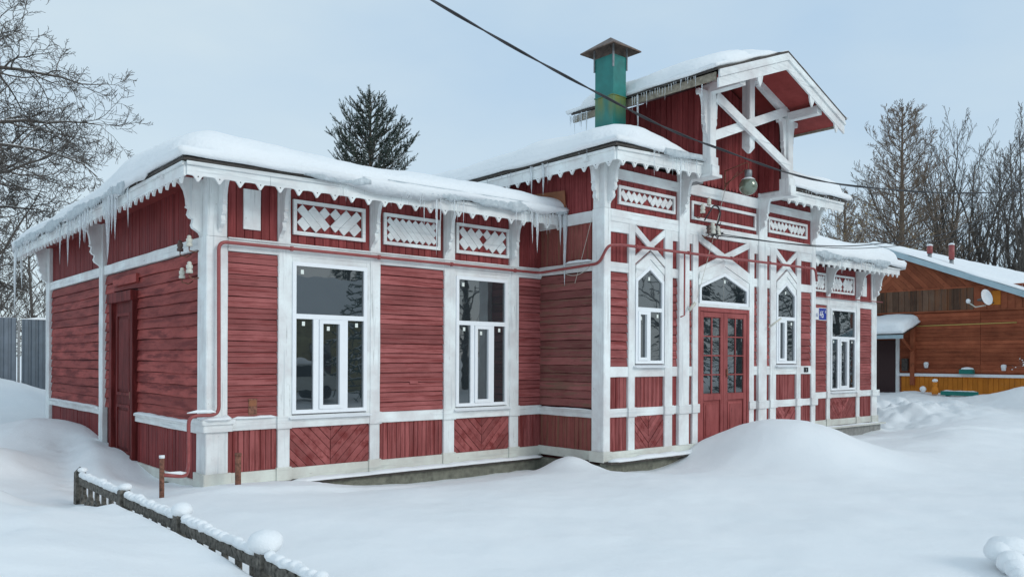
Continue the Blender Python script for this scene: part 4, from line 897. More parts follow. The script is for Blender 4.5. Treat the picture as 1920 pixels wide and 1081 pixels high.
for ph in (0, math.pi): mc_.tube([p+Vector((0, math.cos(i*.9+ph)*.010, math.sin(i*.9+ph)*.010)) for i, p in enumerate(main)], .0105, 5)
tag(mc_.build('power_cable', 'cable', None, True), 'thick twisted black cable sagging from upper left across the tower to the right', 'cable')
tag(MB().tube(fitpath([(8.5, -1.88, 3.93), (11.6, -1.95, 4.04), (14.4, -2.0, 4.33), (19, -2.0, 5.15), (25, -2.0, 7.05), (31, -2, 9.3)], 50), .011, 5).build('power_cable', 'cable', None, True), 'upper of the two black wires running right from the insulators over the door', 'cable')
tag(MB().tube(fitpath([(8.4, -1.88, 3.96), (11.6, -1.95, 4.02), (14.5, -2.0, 4.26), (19, -2.0, 4.98), (25, -2.0, 6.65), (31, -2, 8.8)], 50), .008, 5).build('power_cable', 'cable', None, True), 'lower of the two black wires running right from the insulators over the door', 'cable')
tag(MB().tube(catenary((5.72, -.6, 3.2), (5.72, -1.35, 3.25), .14, 16), .006, 4).build('loose_wire', 'porcelain', None, True), 'thin pale wire drooping on the bay return wall', 'wire')
tag(MB().tube(catenary((5.70, -1.36, 4.0), (5.72, -.95, 2.95), .02, 10), .004, 4).build('loose_wire', 'porcelain', None, True), 'thin pale wire slanting down from the bay corner post', 'wire')
tag(MB().tube(catenary((8.86, -1.75, 4.85), (8.02, -1.75, 2.78), .05, 14), .005, 4).build('loose_wire', 'porcelain', None, True), 'thin pale wire slanting down left of the door window', 'wire')
tag(MB().tube([(7.78, -1.76, 2.55), (7.90, -1.80, 2.68)], .03, 6).build('cable_clamp', 'porcelain', None, True), 'pale cable clamp on the pilaster left of the door', 'clamp')
tag(MB().tube([(10.35, -1.76, 2.32), (10.55, -1.9, 2.50)], .02, 6).build('cable_clamp', 'porcelain', None, True), 'pale hook clamp on the pilaster right of the door', 'clamp')
lamp = thing('wall_lamp', (8.93, -1.66, 4.9), 'outdoor lamp with round glass globe on an iron arm above the door', 'lamp')
lm = MB(); lm.tube([(8.93, -1.70, 4.86), (8.93, -1.70, 5.22)], .014, 6)
for z0, z1 in ((5.20, 5.28), (4.95, 5.16)): lm.tube([(8.93, -1.70, z0), (8.93, -2.15, z1)], .010, 6)
lm.tube([(8.93, -1.70, 4.90), (8.93, -1.98, 5.14)], .008, 6); lm.tube([(8.93, -2.15, 5.28), (8.93, -2.2, 5.26), (8.93, -2.2, 5.15)], .010, 6)
adopt(lm.build('arm', 'rust', None, True), lamp); adopt(MB().lathe((8.93, -2.2, 5.0), [(.05, 0), (.065, .01), (.068, .12), (.05, .14)], 14).build('socket', 'steel', None, True), lamp)
gl, gt, gpn = newmat('lamp_glass'); gpn.inputs['Base Color'].default_value = (.20, .24, .18, 1); gpn.inputs['Roughness'].default_value = .03; gpn.inputs['IOR'].default_value = 1.9; gpn.inputs['Metallic'].default_value = .35
adopt(MB().lathe((8.93, -2.2, 4.84), [(.165*math.sin(a), -.165*math.cos(a)) for a in [.05+i*(math.pi-.35)/12 for i in range(13)]], 20).build('globe', gl, None, True), lamp)
adopt(MB().lathe((8.93, -2.2, 4.84), [(.170*math.sin(a), -.170*math.cos(a)) for a in [math.pi*.74+i*(math.pi*.20)/5 for i in range(6)]], 16).build('snow_cap', 'snow_roof', None, True), lamp)

bluem = plain('sign_blue', (.01, .035, .30), .4); whitem = plain('sign_white', (.80, .80, .80), .4); inkb = plain('sign_ink', (.03, .09, .30), .5)
def text(s, size, loc, mat, parent, name='lettering', sx=1.):
    c = bpy.data.curves.new('t', 'FONT'); c.body = s; c.size = size; c.extrude = .0006; o = bpy.data.objects.new('t', c); col.objects.link(o); o.scale.x = sx
    bpy.context.view_layer.update(); me = bpy.data.meshes.new_from_object(o.evaluated_get(bpy.context.evaluated_depsgraph_get())); bpy.data.objects.remove(o)
    me.transform(Matrix.Translation(loc) @ Matrix.Rotation(math.pi/2, 4, 'X') @ Matrix.Diagonal((sx, 1, 1, 1))); me.materials.clear(); me.materials.append(mat); q = link(name, me); adopt(q, parent)
s1 = tag(FL.box(14.85, 15.36, 2.70, 3.0, .05, .058).build('street_plate', whitem), 'white street name plate left of the blue house number plate', 'sign')
text('ая', .17, (15.14, -.060, 2.77), inkb, s1, sx=1.0)
s2 = tag(FL.box(15.365, 15.76, 2.69, 3.01, .05, .062).build('number_plate', whitem), 'blue house number plate beside the white street plate', 'sign')
adopt(FL.box(15.38, 15.745, 2.705, 2.995, .062, .065).build('blue_field', bluem), s2); text('46', .27, (15.40, -.067, 2.755), whitem, s2, sx=.75); text('а', .12, (15.66, -.067, 2.88), whitem, s2, sx=.9)
s3 = tag(FC.box(11.86, 12.02, 1.42, 1.52, .05, .062).build('small_plate', M['black']), 'tiny black plate on the white rail at the right end of the bay', 'sign'); text('1', .08, (11.92, -1.664, 1.44), whitem, s3)

# ------------------------------------------------------------------ concrete border fence
bf = thing('border_fence', (-1.56, -2.5, 0), 'low weathered concrete border fence with pierced panels, half buried in snow', 'fence')
FX = -1.56; ptm = MB()
posts = [.26, -1.58, -3.30, -5.05, -6.80, -8.5]
for yy in posts: adopt(MB().hull([(FX-.06, yy-.06, -.5), (FX+.06, yy-.06, -.5), (FX+.06, yy+.06, -.5), (FX-.06, yy+.06, -.5)], [(FX-.055, yy-.055, .27), (FX+.055, yy-.055, .27), (FX+.055, yy+.055, .27), (FX-.055, yy+.055, .27)]).build('post', 'fence_concrete'), bf); adopt(MB().hull([(FX-.055, yy-.055, .271), (FX+.055, yy-.055, .271), (FX+.055, yy+.055, .271), (FX-.055, yy+.055, .271)], [(FX-.004, yy-.004, .34), (FX+.004, yy-.004, .34), (FX+.004, yy+.004, .34), (FX-.004, yy+.004, .34)]).build('post_cap', 'fence_concrete'), bf)
for a, b in zip(posts[1:], posts[:-1]):
    a += .06; b -= .06; nt_ = int((b-a)/.118); w = (b-a)/nt_; mb = MB()
    for k in range(nt_):     # toothed top rail
        y0 = a+k*w; mb.hull([(FX-.03, y0, .135), (FX-.03, y0+w, .135), (FX-.03, y0+w, .20), (FX-.03, y0+w*.5, .255), (FX-.03, y0, .20)], [(FX+.03, y0, .135), (FX+.03, y0+w, .135), (FX+.03, y0+w, .20), (FX+.03, y0+w*.5, .255), (FX+.03, y0, .20)])
    adopt(mb.build('top_rail', 'fence_concrete'), bf)
    arches = 6; aw = (b-a)/arches; mb = MB()
    for k in range(arches+1):
        y0 = a+k*aw; mb.box((FX-.022, max(a, y0-.02), -.4), (FX+.022, min(b, y0+.02), -.05)); (mb.box((FX-.021, y0+aw*.5-.022, .0), (FX+.021, y0+aw*.5+.022, .137)) if k < arches else None)
    for k in range(arches):
        c = a+(k+.5)*aw; rr = aw*.42
        for q in range(8):
            t0, t1 = math.pi*q/8, math.pi*(q+1)/8; f = lambda r, t: (c+r*math.cos(t), -.11+r*math.sin(t)*1.25)
            p = [f(rr, t0), f(rr, t1), f(rr-.032, t1), f(rr-.032, t0)]; mb.hull([(FX-.02, y, z) for y, z in p], [(FX+.02, y, z) for y, z in p])
    mb.box((FX-.02, a, -.5), (FX+.02, b, -.14)); adopt(mb.build('pierced_panel', 'fence_concrete'), bf)
# snow beads on the teeth and big caps on the posts
_ico = {}
def blob(c, r, seed, sq=.8, n=12, m=8, amp=.12):
    lv = 3 if max(r) > .08 else 2
    if m == 4: lv = 1
    if lv not in _ico:
        bm = bmesh.new(); bmesh.ops.create_icosphere(bm, subdivisions=lv, radius=1); _ico[lv] = (np.array([v.co[:] for v in bm.verts]), [tuple(v.index for v in f.verts) for f in bm.faces]); bm.free()
    V, Fc = _ico[lv]; q = 1+amp*1.6*vnoise(V[:, 0]*1.7+seed*3.1, V[:, 1]*1.7+V[:, 2]*1.3+seed)+amp*.8*vnoise(V[:, 0]*4+seed, V[:, 1]*4-V[:, 2]*3.3)
    P = V*q[:, None]*np.array(r)+np.array(c, float); mb = MB(); return mb.add(P.tolist(), Fc)
fs_ = MB(); rnd = random.Random(4)
for a, b in zip(posts[1:], posts[:-1]):
    a += .06; b -= .06; n = int((b-a)/.118); w = (b-a)/n
    for k in range(n):
        s = .85+rnd.random()*.35; m_ = blob((FX+J(.010), a+(k+.5)*w, .262+J(.008)), (.043*s, .045*s, .034*s), k, amp=.06); fs_.add(m_.v, m_.f)
for a, b in zip(posts[1:], posts[:-1]):
    P_ = [(FX+J(.006), a+.06+(b-a-.12)*q/22, .232+J(.006)) for q in range(23)]; t_ = snow_strip(P_, .085, .050); me_ = t_.data; bpy.data.objects.remove(t_); fs_.add([v.co[:] for v in me_.vertices], [tuple(p.vertices) for p in me_.polygons])
tag(fs_.build('fence_snow', 'snow_roof', None, True), 'row of snow beads along the toothed top of the border fence', 'snow')
for i, (yy, s) in enumerate(zip(posts[:4], (.055, .07, .09, .125, .02))):
    tag(blob((FX+.01, yy+(.0 if i else -.08), .285+s*.42), (s, s*(1.05 if i else 1.4), s*.74 if i > 1 else s*.6), i+3, amp=.07).build('snow_heap', 'snow_roof', None, True),
        ['flat snow cushion on the far end post of the border fence', 'small snow heap on the second fence post from the far end', 'round snow heap on the middle fence post', 'biggest snow ball, on the fence post nearest the viewer', 'snow heap on the fence post beyond the picture'][i], 'snow')
# snow covered fence end at the lower right
rf = thing('snowy_post', (3.6, -8.25, 0), 'snow-buried fence end poking up at the lower right corner', 'fence')
adopt(MB().box((3.66, -8.24, -.5), (3.80, -8.12, .05)).build('post', 'fence_concrete'), rf); rp = MB()
for c, r in (((3.74, -8.17, .07), (.18, .16, .10)), ((3.62, -8.14, .05), (.13, .12, .09)), ((3.86, -8.12, .03), (.12, .14, .10)), ((3.50, -8.27, .0), (.12, .11, .10)), ((3.37, -8.35, -.02), (.09, .09, .08)), ((3.24, -8.42, -.04), (.08, .08, .07)), ((3.12, -8.48, -.06), (.08, .07, .07)), ((3.0, -8.54, -.08), (.07, .07, .06)), ((3.86, -8.35, -.04), (.25, .2, .15)), ((2.88, -8.6, -.09), (.08, .08, .06))):
    m_ = blob(c, r, int(c[0]*100), amp=.08); rp.add(m_.v, m_.f)
adopt(rp.build('snow_heap', 'snow_roof', None, True), rf)

# ------------------------------------------------------------------ corrugated fence behind the left corner
cf = thing('sheet_metal_fence', (0, 18, .9), 'grey corrugated sheet metal fence behind the left corner of the house', 'fence')
M['fence_grey'] = plain('grey_coated_sheet', (.15, .18, .215), .45, .2, nscale=3, amp=.15); M['fence_grey2'] = plain('grey_coated_sheet_dark', (.12, .15, .18), .45, .2, nscale=3, amp=.15)
def sheet(x0, x1, y, z0, z1, mat):
    n = int((x1-x0)/.19); w = (x1-x0)/n; A = []
    for k in range(n): u = x0+k*w; A += [(u, y), (u+w*.25, y), (u+w*.35, y-.035), (u+w*.85, y-.035), (u+w*.95, y)]
    A.append((x1, y)); m = len(A); vs = [(a, b, z0) for a, b in A]+[(a, b, z1) for a, b in A]+[(a, b+.006, z0) for a, b in A]+[(a, b+.006, z1) for a, b in A]
    fs = [(i, i+1, m+i+1, m+i) for i in range(m-1)]+[(2*m+i+1, 2*m+i, 3*m+i, 3*m+i+1) for i in range(m-1)]+[(m+i, m+i+1, 3*m+i+1, 3*m+i) for i in range(m-1)]
    adopt(MB().add(vs, fs).build('metal_sheet', mat, recalc=False), cf)
sheet(-9, -4.2, 18.0, .4, 2.84, 'fence_grey'); sheet(-4.15, .72, 18.0, .4, 2.86, 'fence_grey'); sheet(.86, 5.6, 18.0, .4, 2.82, 'fence_grey2'); sheet(5.65, 14, 18.0, .4, 2.82, 'fence_grey2')
for x in (-4.18, .79, 5.62): adopt(MB().box((x-.03, 18.01, .3), (x+.03, 18.07, 2.8)).build('fence_post', 'steel'), cf)
snow_strip(line((.86, 18.0, 2.82), (9, 18.0, 2.82), 20), .10, .06, label='thin snow line along the top of the corrugated fence')
snow_strip(line((-6, 18.0, 2.86), (.70, 18.0, 2.86), 16), .06, .015, label='faint snow line on the left sheets of the corrugated fence')

# ------------------------------------------------------------------ brown house on the right
M['bh_h'] = painted('brown_plank_along', (.33, .092, .045), (1.2, 1.2, 14), (.16, .045, .022), (.07, .025, .015), .56, .2)
M['bh_d'] = painted('brown_plank_slanted', (.31, .092, .045), (5, 5, 5), (.16, .055, .028), (.09, .035, .02), .58, .2)
M['bh_w'] = painted('weathered_plank', (.14, .082, .055), (10, 10, .8), (.19, .075, .035), (.045, .035, .03), .5, .4)
M['bh_y'] = painted('ochre_plank', (.62, .215, .030), (10, 10, 1), (.42, .14, .028), (.25, .08, .02), .62, .12)
M['metal_white'] = plain('pale_metal_edge', (.42, .55, .60), .5, .1, nscale=3, amp=.12)
HX = 26.0; FH = Facade('side', HX)
bh = thing('plank_house', (HX, 2, 0), 'low brown plank house with snowy roof to the right of the red house', 'building')
def bpart(mb, name, mat, smooth=False, label=None, parent=None): o = mb.build(name, mat, None, smooth, label); adopt(o, parent or bh); return o
rk = lambda y: 5.75-.425*(3.3-y) if y < 3.3 else 5.75+.0*(y-3.3)
RY = 3.6; RZ = 4.70+.405*(RY-.48)
def rake(y): return RZ-.405*abs(RY-y)
bw = MB(); bw.hull([(HX, -4.5, -.5), (HX, 13.3, -.5), (HX, 13.3, rake(13.3)-.1), (HX, RY, RZ-.1), (HX, -4.5, rake(-4.5)-.1)], [(HX+.3, -4.5, -.5), (HX+.3, 13.3, -.5), (HX+.3, 13.3, rake(13.3)-.1), (HX+.3, RY, RZ-.1), (HX+.3, -4.5, rake(-4.5)-.1)])
wb = bpart(bw, 'wall', 'bh_h'); bpart(MB().box((HX+.3, -4.5, -.5), (HX+24, -4.2, 2.4)), 'wall', 'bh_h')
for k in range(15):          # long planks
    z0 = 1.27+k*.138
    for ya, yb in ((-4.5, -.1+J(.0)), (-.09, 2.62), (2.63, 8.0)):
        o = FH.bar(ya+.003, yb, z0, z0+.132, .002, .022+J(.004), .001).build('plank', 'bh_h'); o.parent = wb; o.matrix_parent_inverse = Matrix.Identity(4) if False else wb.matrix_world.inverted()
for k in range(110):         # ochre plinth
    y0 = -4.5+k*.16
    if y0 > 2.5: break
    o = FH.bar(y0+.004, y0+.156, .0, 1.12, .0, .025, .001).build('plinth_board', 'bh_y'); adopt(o, wb)
bpart(FH.box(-4.5, 2.66, 1.12, 1.22, 0, .09), 'sill_board', 'pvc'); 
for k in range(60):          # weathered band
    y0 = -4.5+k*.21
    if y0 > 7: break
    adopt(FH.bar(y0+.004, y0+.206, 3.42, 4.18 if y0 > -1.7 else rake(y0)-.12, .02, .045+J(.008), .002).build('band_board', 'bh_w' if y0 > -.0 else 'bh_d'), wb)
bpart(FH.box(-4.5, 8, 3.37, 3.42, 0, .07), 'moulding', 'bh_d'); bpart(FH.box(-1.7, 8, 4.17, 4.22, 0, .06), 'moulding', 'bh_d')
def rclip(sh): 
    return clip(clip(sh, lambda p: rake(p[0])-.16-p[1]) if True else sh, lambda p: p[1]-4.22)
for side in (-1, 1):         # slanted gable boards
    q = -2.0; lo, hi = (-1.9, 2.9) if side < 0 else (2.9, 8.0); s = math.sqrt(.5)
    while q < 9:
        d = (-s, s) if side < 0 else (s, s); o_ = (2.9, 4.22)
        sh = [(lo, 4.22), (hi, 4.22), (hi, 6.6), (lo, 6.6)]
        for g in (lambda p: (p[0]-o_[0])*d[0]+(p[1]-o_[1])*d[1]-q-.004, lambda p: q+.16-((p[0]-o_[0])*d[0]+(p[1]-o_[1])*d[1]), lambda p: rake(p[0])-.16-p[1]):
            if len(sh) > 2: sh = clip(sh, g)
        if len(sh) > 2: adopt(FH.prism(sh, 0, .02+J(.006)).build('slanted_board', 'bh_d'), wb)
        q += .165
yl = -6.0
for s, ye in ((-1, -6.0), (1, 14.5)):
    zE = rake(ye)
    bpart(MB().hull([(HX-.3, RY, RZ-.02), (HX-.3, ye, zE-.02), (HX+26, ye, zE-.02), (HX+26, RY, RZ-.02)], [(HX-.3, RY, RZ+.03), (HX-.3, ye, zE+.03), (HX+26, ye, zE+.03), (HX+26, RY, RZ+.03)]), 'roof', 'metal_white')
    bpart(MB().hull([(HX-.33, RY, RZ-.17), (HX-.33, ye, zE-.17), (HX-.33, ye, zE+.03), (HX-.33, RY, RZ+.03)], [(HX-.30, RY, RZ-.17), (HX-.30, ye, zE-.17), (HX-.30, ye, zE+.03), (HX-.30, RY, RZ+.03)]), 'rake_board', 'metal_white')
    bpart(MB().hull([(HX-.30, RY, RZ-.06), (HX-.30, ye, zE-.06), (HX, ye, zE-.06), (HX, RY, RZ-.06)], [(HX-.30, RY, RZ-.03), (HX-.30, ye, zE-.03), (HX, ye, zE-.03), (HX, RY, RZ-.03)]), 'soffit', 'metal_white')
snow_cap('roof_snow', 'even snow sheet on the roof of the brown plank house', HX-.29, HX+26, -6, 14.5, lambda X, Y: RZ+.02-.405*np.abs(RY-Y), .15, .5, 'WESN', .28, 8, .02)
for (yy, xx, h, lab) in ((1.78, 26.5, .27, 'shorter red vent pipe on the brown house roof'), (1.23, 27.0, .52, 'taller red vent pipe on the brown house roof')):
    zb = rake(yy)+.1; v = thing('vent_pipe', (xx, yy, zb), lab, 'pipe')
    adopt(MB().tube([(xx, yy, zb-.1), (xx, yy, zb+.20)], .07, 10).build('flue', 'steel', None, True), v); adopt(MB().tube([(xx, yy, zb+.202), (xx, yy, zb+.202+h)], .095, 10).build('shaft', 'rust' if False else 'pipe', None, True), v); adopt(blob((xx, yy, zb+.22+h), (.10, .10, .05), 3).build('snow_cap', 'snow_roof', None, True), v)
# entrance canopy and door of the brown house
ed = bpart(FH.box(2.72, 3.9, .3, 2.42, .0, .05), 'door', plain('dark_metal_door', (.045, .02, .02), .45), label='dark brown metal entrance door')
bpart(FH.bar(2.60, 2.72, .3, 2.5, 0, .09), 'door_casing', 'white_v'); adopt(MB().lathe((HX-.07, 3.72, 1.25), [(.03, -.03), (.03, .03)], 8, 'x').build('handle', 'porcelain'), ed)
cp = bpart(MB().hull([(HX, 1.95, 2.95), (HX-1.3, 1.95, 2.55), (HX-1.3, 4.9, 2.55), (HX, 4.9, 2.95)], [(HX, 1.95, 3.0), (HX-1.3, 1.95, 2.6), (HX-1.3, 4.9, 2.6), (HX, 4.9, 3.0)]), 'canopy', 'deck')
bpart(MB().box((HX-1.32, 1.93, 2.44), (HX-1.27, 4.9, 2.57)), 'canopy_beam', 'metal_white'); bpart(MB().tube([(HX-.02, 2.15, 2.0), (HX-.6, 2.15, 2.3), (HX-1.1, 2.1, 2.55)], .05, 6), 'canopy_strut', 'bh_d'); bpart(MB().box((HX-.12, 2.05, .8), (HX, 2.2, 2.9)), 'canopy_post', 'bh_d')
snow_cap('roof_snow', 'snow pillow on the small entrance canopy of the brown house', HX-1.36, HX-.0, 1.93, 4.9, lambda X, Y: 2.62+.4*(X-(HX-1.3))/1.3, .34, .35, 'WS', .1, 9, .05)
tag(FH.box(2.28, 2.48, 1.30, 1.75, .0, .15).build('mailbox', 'deck'), 'dark letterbox between the door and the brown plank wall', 'mailbox')
tag(MB().tube([(HX-.06, 2.25, 2.90), (HX-.06, -1.2, 2.94)], .018, 5).build('gas_line', plain('yellow_pipe', (.50, .38, .10), .5), None, True), 'thin yellow pipe along the brown plank wall', 'pipe')
bpart(FH.box(-.72, -.42, 3.55, 4.02, .03, .07), 'small_window', 'bh_y')
dsh = thing('satellite_dish', (HX-.45, -.35, 3.7), 'white satellite dish on the brown plank wall', 'satellite dish')
c = Vector((HX-.55, -.40, 3.76)); ax = Vector((-.28, -.93, .22)).normalized(); a1 = ax.orthogonal().normalized(); b1 = ax.cross(a1); dm = MB(); vs = []
for i in range(6):
    r = .27*i/5+.001
    for k in range(20): w = 2*math.pi*k/20; vs.append(c+a1*math.cos(w)*r+b1*math.sin(w)*r+ax*(.09*(i/5)**2))
dm.add(vs, [(i*20+k, i*20+(k+1) % 20, (i+1)*20+(k+1) % 20, (i+1)*20+k) for i in range(5) for k in range(20)]); dm.add([v-ax*.015 for v in vs], [(i*20+(k+1) % 20, i*20+k, (i+1)*20+k, (i+1)*20+(k+1) % 20) for i in range(5) for k in range(20)])
adopt(dm.build('dish', 'pvc', None, True, recalc=False), dsh); adopt(MB().tube([c-ax*.02, c-ax*.25, (HX, -.55, 3.6)], .03, 6).build('mount', 'steel', None, True), dsh)
adopt(MB().tube([c+Vector((0, 0, -.26))+ax*.05, c+Vector((-.15, .22, -.30)), c+Vector((-.2, .40, -.16))], .022, 6).build('arm', 'porcelain', None, True), dsh); adopt(blob(c+Vector((-.2, .43, -.10)), (.07, .07, .08), 2).build('receiver', 'pvc', None, True), dsh)
for yy, zz, lab in ((1.62, 1.52, 'white flower pot on the brown wall, left one'), (-.85, 1.45, 'white flower pot on the brown wall, right one')):
    pt_ = thing('flower_pot', (HX-.15, yy, zz), lab, 'flower pot'); adopt(MB().lathe((HX-.15, yy, zz-.1), [(.06, 0), (.085, .14), (.09, .15)], 10).build('pot', 'pvc', None, True), pt_); adopt(blob((HX-.15, yy, zz+.07), (.08, .08, .04), 1).build('snow_cap', 'snow_roof', None, True), pt_)
gb = thing('planter_box', (HX-.2, .2, 1.22), 'small teal planter box with snow on the white sill', 'planter'); M['teal'] = plain('teal_paint', (.01, .18, .15), .5)
adopt(MB().box((HX-.30, .05, 1.23), (HX-.1, .48, 1.38)).build('box', 'teal'), gb); adopt(blob((HX-.2, .26, 1.40), (.1, .2, .06), 5).build('snow_cap', 'snow_roof', None, True), gb)
bn = thing('bench', (HX-.9, .2, .5), 'low green bench buried in snow before the ochre plinth', 'bench')
adopt(MB().box((HX-1.2, -.45, .52), (HX-1.16, .72, .66)).build('seat', 'teal'), bn); adopt(MB().box((HX-1.1, -.3, .2), (HX-.9, -.2, .6)).build('leg', 'teal'), bn); adopt(MB().box((HX-1.1, .5, .2), (HX-.9, .6, .6)).build('leg', 'teal'), bn)
snow_strip(line((HX-1.12, -.42, .64), (HX-1.12, .7, .64), 8), .14, .05, label='snow lying on the low green bench')
gn = thing('garden_figure', (HX-1.0, 1.0, .62), 'small ochre garden figure capped with snow before the plinth', 'garden figure')
adopt(MB().lathe((HX-1.0, .98, .53), [(.09, 0), (.12, .1), (.10, .22), (.05, .27), (.07, .32), (.075, .38), (.04, .44)], 12).build('figure', 'bh_y', None, True), gn); adopt(blob((HX-1.0, .98, 1.0), (.09, .09, .06), 5).build('snow_cap', 'snow_roof', None, True), gn); adopt(blob((HX-1.05, 1.35, .70), (.11, .11, .1), 6).build('snow_heap', 'snow_roof', None, True), gn)

# ------------------------------------------------------------------ trees
class Tree:
    def __init__(s, seed): s.r = random.Random(seed); s.mb = MB(); s.sn = MB(); s.n = 0; s.snow = 0
    def tube(s, pts, rs, n): s.mb.tube(pts, rs, n, False); s.n += 1
def rv(r): return Vector((r.gauss(0, 1), r.gauss(0, 1), r.gauss(0, 1)))
def limb(T, p, d, L, rad, lev, maxlev, up_=.04, wander=.12, kids=(7, 6, 5), kl=.5, ang=.8, minr=.008, snowy=0.):
    r = T.r; n = (8, 6, 4, 3)[min(lev, 3)]; pts = [p.copy()]; rs = [rad]; dd = d.normalized(); q = p.copy()
    for i in range(n):
        dd = (dd+rv(r)*wander+Vector((0, 0, up_))).normalized(); q = q+dd*(L/n); pts.append(q.copy()); rs.append(max(minr, rad*(1-(i+1)/n*.85)))
    T.tube(pts, rs, 5 if lev == 0 else (4 if lev == 1 else 3))
    if snowy and lev < 3 and rad > .025:
        for i in range(len(pts)-1):
            if abs((pts[i+1]-pts[i]).normalized().z) < .75 and r.random() < snowy:
                T.sn.tube([pts[i]+Vector((0, 0, rs[i]*.7)), pts[i+1]+Vector((0, 0, rs[i+1]*.7))], [rs[i]*.65, rs[i+1]*.65], 4)
    if lev >= maxlev: return
    k = kids[min(lev, len(kids)-1)]
    for i in range(k):
        t = .18+.82*(i+r.random())/k; a = t*n; i0 = min(int(a), n-1); bp = pts[i0].lerp(pts[i0+1], a-i0); base = (pts[i0+1]-pts[i0]).normalized()
        side = base.cross(rv(r)).normalized(); nd = (base*math.cos(ang)+side*math.sin(ang)).normalized()
        limb(T, bp, nd, L*kl*(1.15-.6*t)*(.7+.6*r.random()), max(minr, rs[i0]*.55), lev+1, maxlev, up_, wander*1.15, kids, kl, ang, minr, snowy)
def ground_at(x, y): return float(gz(x, y))-.3
def finish(T, root, trunk, mat, tmat=None):
    adopt(trunk.build('trunk', tmat or mat, None, True, recalc=False), root); adopt(T.mb.build('crown', mat, None, False, recalc=False), root)
    if T.sn.v: adopt(stuff(T.sn.build('branch_snow', 'snow_roof', None, True, recalc=False)), root)
# big bare tree at the left
bx, by = -1.2, 20.5; zg = ground_at(bx, by)
root = thing('bare_tree', (bx, by, zg), 'big spreading bare tree with snow-dusted limbs at the left edge', 'tree'); T = Tree(11); tr = MB()
tp = [Vector((bx, by, zg)), Vector((bx+.1, by, 4)), Vector((bx-.1, by+.1, 7.5)), Vector((bx+.1, by, 11)), Vector((bx, by, 14.5)), Vector((bx+.2, by, 17.5))]; tr.tube(tp, [.42, .36, .30, .23, .15, .06], 10)
rr = T.r
for i in range(30):
    t = .20+.8*i/30; a = t*5; i0 = min(int(a), 4); bp = tp[i0].lerp(tp[i0+1], a-i0); az = i*2.4+rr.random()
    L = (5.6-3.1*t)*(.8+.4*rr.random()); d = Vector((math.cos(az), math.sin(az)*.9, .35+.6*t))
    limb(T, bp, d, L, .085-.045*t, 0, 3, .045, .19, (10, 8, 5), .46, .85, .0075, .6)
for z, d, L in ((8.2, (1, -.3, .35), 5.0), (6.8, (1, -.1, .3), 4.8), (9.0, (1, -.15, .22), 5.2), (7.4, (1, .1, .0), 4.6), (10.4, (.9, -.2, .5), 5.0), (6.0, (1, -.2, .15), 4.0), (12.4, (.85, .1, .6), 4.2), (5.0, (.9, .3, .05), 3.6)):
    limb(T, Vector((bx, by, z)), Vector(d), L, .085, 0, 3, .03, .20, (13, 9, 6), .46, .8, .0075, .7)
finish(T, root, tr, 'bark')
# slim trees beyond the corrugated fence
for i, (x, y, h, lab) in enumerate(((2.2, 31, 7.5, 'slim bare tree behind the fence, close to the house corner'), (.4, 28, 6.4, 'young bare tree behind the left end of the corrugated fence'), (4.6, 36, 9, 'taller thin bare tree far behind the corrugated fence'))):
    zg = ground_at(x, y); root = thing('bare_tree', (x, y, zg), lab, 'tree', 'bare trees beyond the corrugated fence'); T = Tree(31+i); tr = MB(); top = Vector((x+J(.5), y, zg+h)); tr.tube([Vector((x, y, zg)), top], [.10, .02], 6)
    for k in range(26): t = .12+.86*k/26; limb(T, Vector((x, y, zg)).lerp(top, t), Vector((math.cos(k*2.4), math.sin(k*2.4), .9)), (2.3-1.4*t), .035, 1, 3, .06, .14, (6, 6, 5), .55, .6, .011, .5)
    finish(T, root, tr, 'bark')
# thicket behind the left fence
T = Tree(77)
for i in range(60):
    x, y = T.r.uniform(-6, 12), T.r.uniform(24, 38); limb(T, Vector((x, y, ground_at(x, y))), Vector((T.r.gauss(0, .2), T.r.gauss(0, .2), 1)), T.r.uniform(3, 5.5), .03, 1, 3, .03, .12, (7, 6, 4), .5, .6, .012, .3)
o = T.mb.build('brushwood', 'bark', None, recalc=False); stuff(o); o['label'] = 'dense leafless brushwood beyond the corrugated fence'

# trees behind the brown house
def at(px, depth): return Vector((CAM.x, CAM.y, 0))+(fwd+rgt*((px-960)/1531.3))*depth
def conical(px, depth, ztop, rad, seed, label, mat='bark_warm', nb=95, sub=2):
    p = at(px, depth); zg = ground_at(p.x, p.y); root = thing('larch_tree', (p.x, p.y, zg), label, 'tree', 'bare trees behind the brown house'); T = Tree(seed); tr = MB(); tr.tube([Vector((p.x, p.y, zg)), Vector((p.x, p.y, zg+(ztop-zg)*.5)), Vector((p.x, p.y, ztop))], [.30, .19, .03], 8); r = T.r
    for k in range(nb):
        t = .14+.85*k/nb; z = zg+(ztop-zg)*t; az = k*2.399+r.random()*.5; L = rad*(1-t)**.60*(.70+.45*r.random())+.35
        limb(T, Vector((p.x, p.y, z)), Vector((math.cos(az), math.sin(az), .10+.5*t)), L, .07*(1-t)+.02, 1, 3, .11, .09, (10, 12, 8), .34, .75, .0105, .12)
    finish(T, root, tr, mat)
def vase(px, depth, ztop, spread, seed, label, nst=7, mat='bark'):
    p = at(px, depth); zg = ground_at(p.x, p.y); root = thing('bare_tree', (p.x, p.y, zg), label, 'tree', 'bare trees behind the brown house'); T = Tree(seed); tr = MB(); tr.tube([Vector((p.x, p.y, zg)), Vector((p.x, p.y, zg+2.5))], [.24, .18], 8); r = T.r
    for k in range(nst):
        az = k*2.399; d = Vector((math.cos(az)*spread, math.sin(az)*spread, 1)); limb(T, Vector((p.x, p.y, zg+1.5+.8*r.random())), d, (ztop-zg-2)*(.8+.22*r.random()), .13, 0, 3, .07, .07, (14, 9, 6), .30, .55, .010, .15)
    finish(T, root, tr, mat)
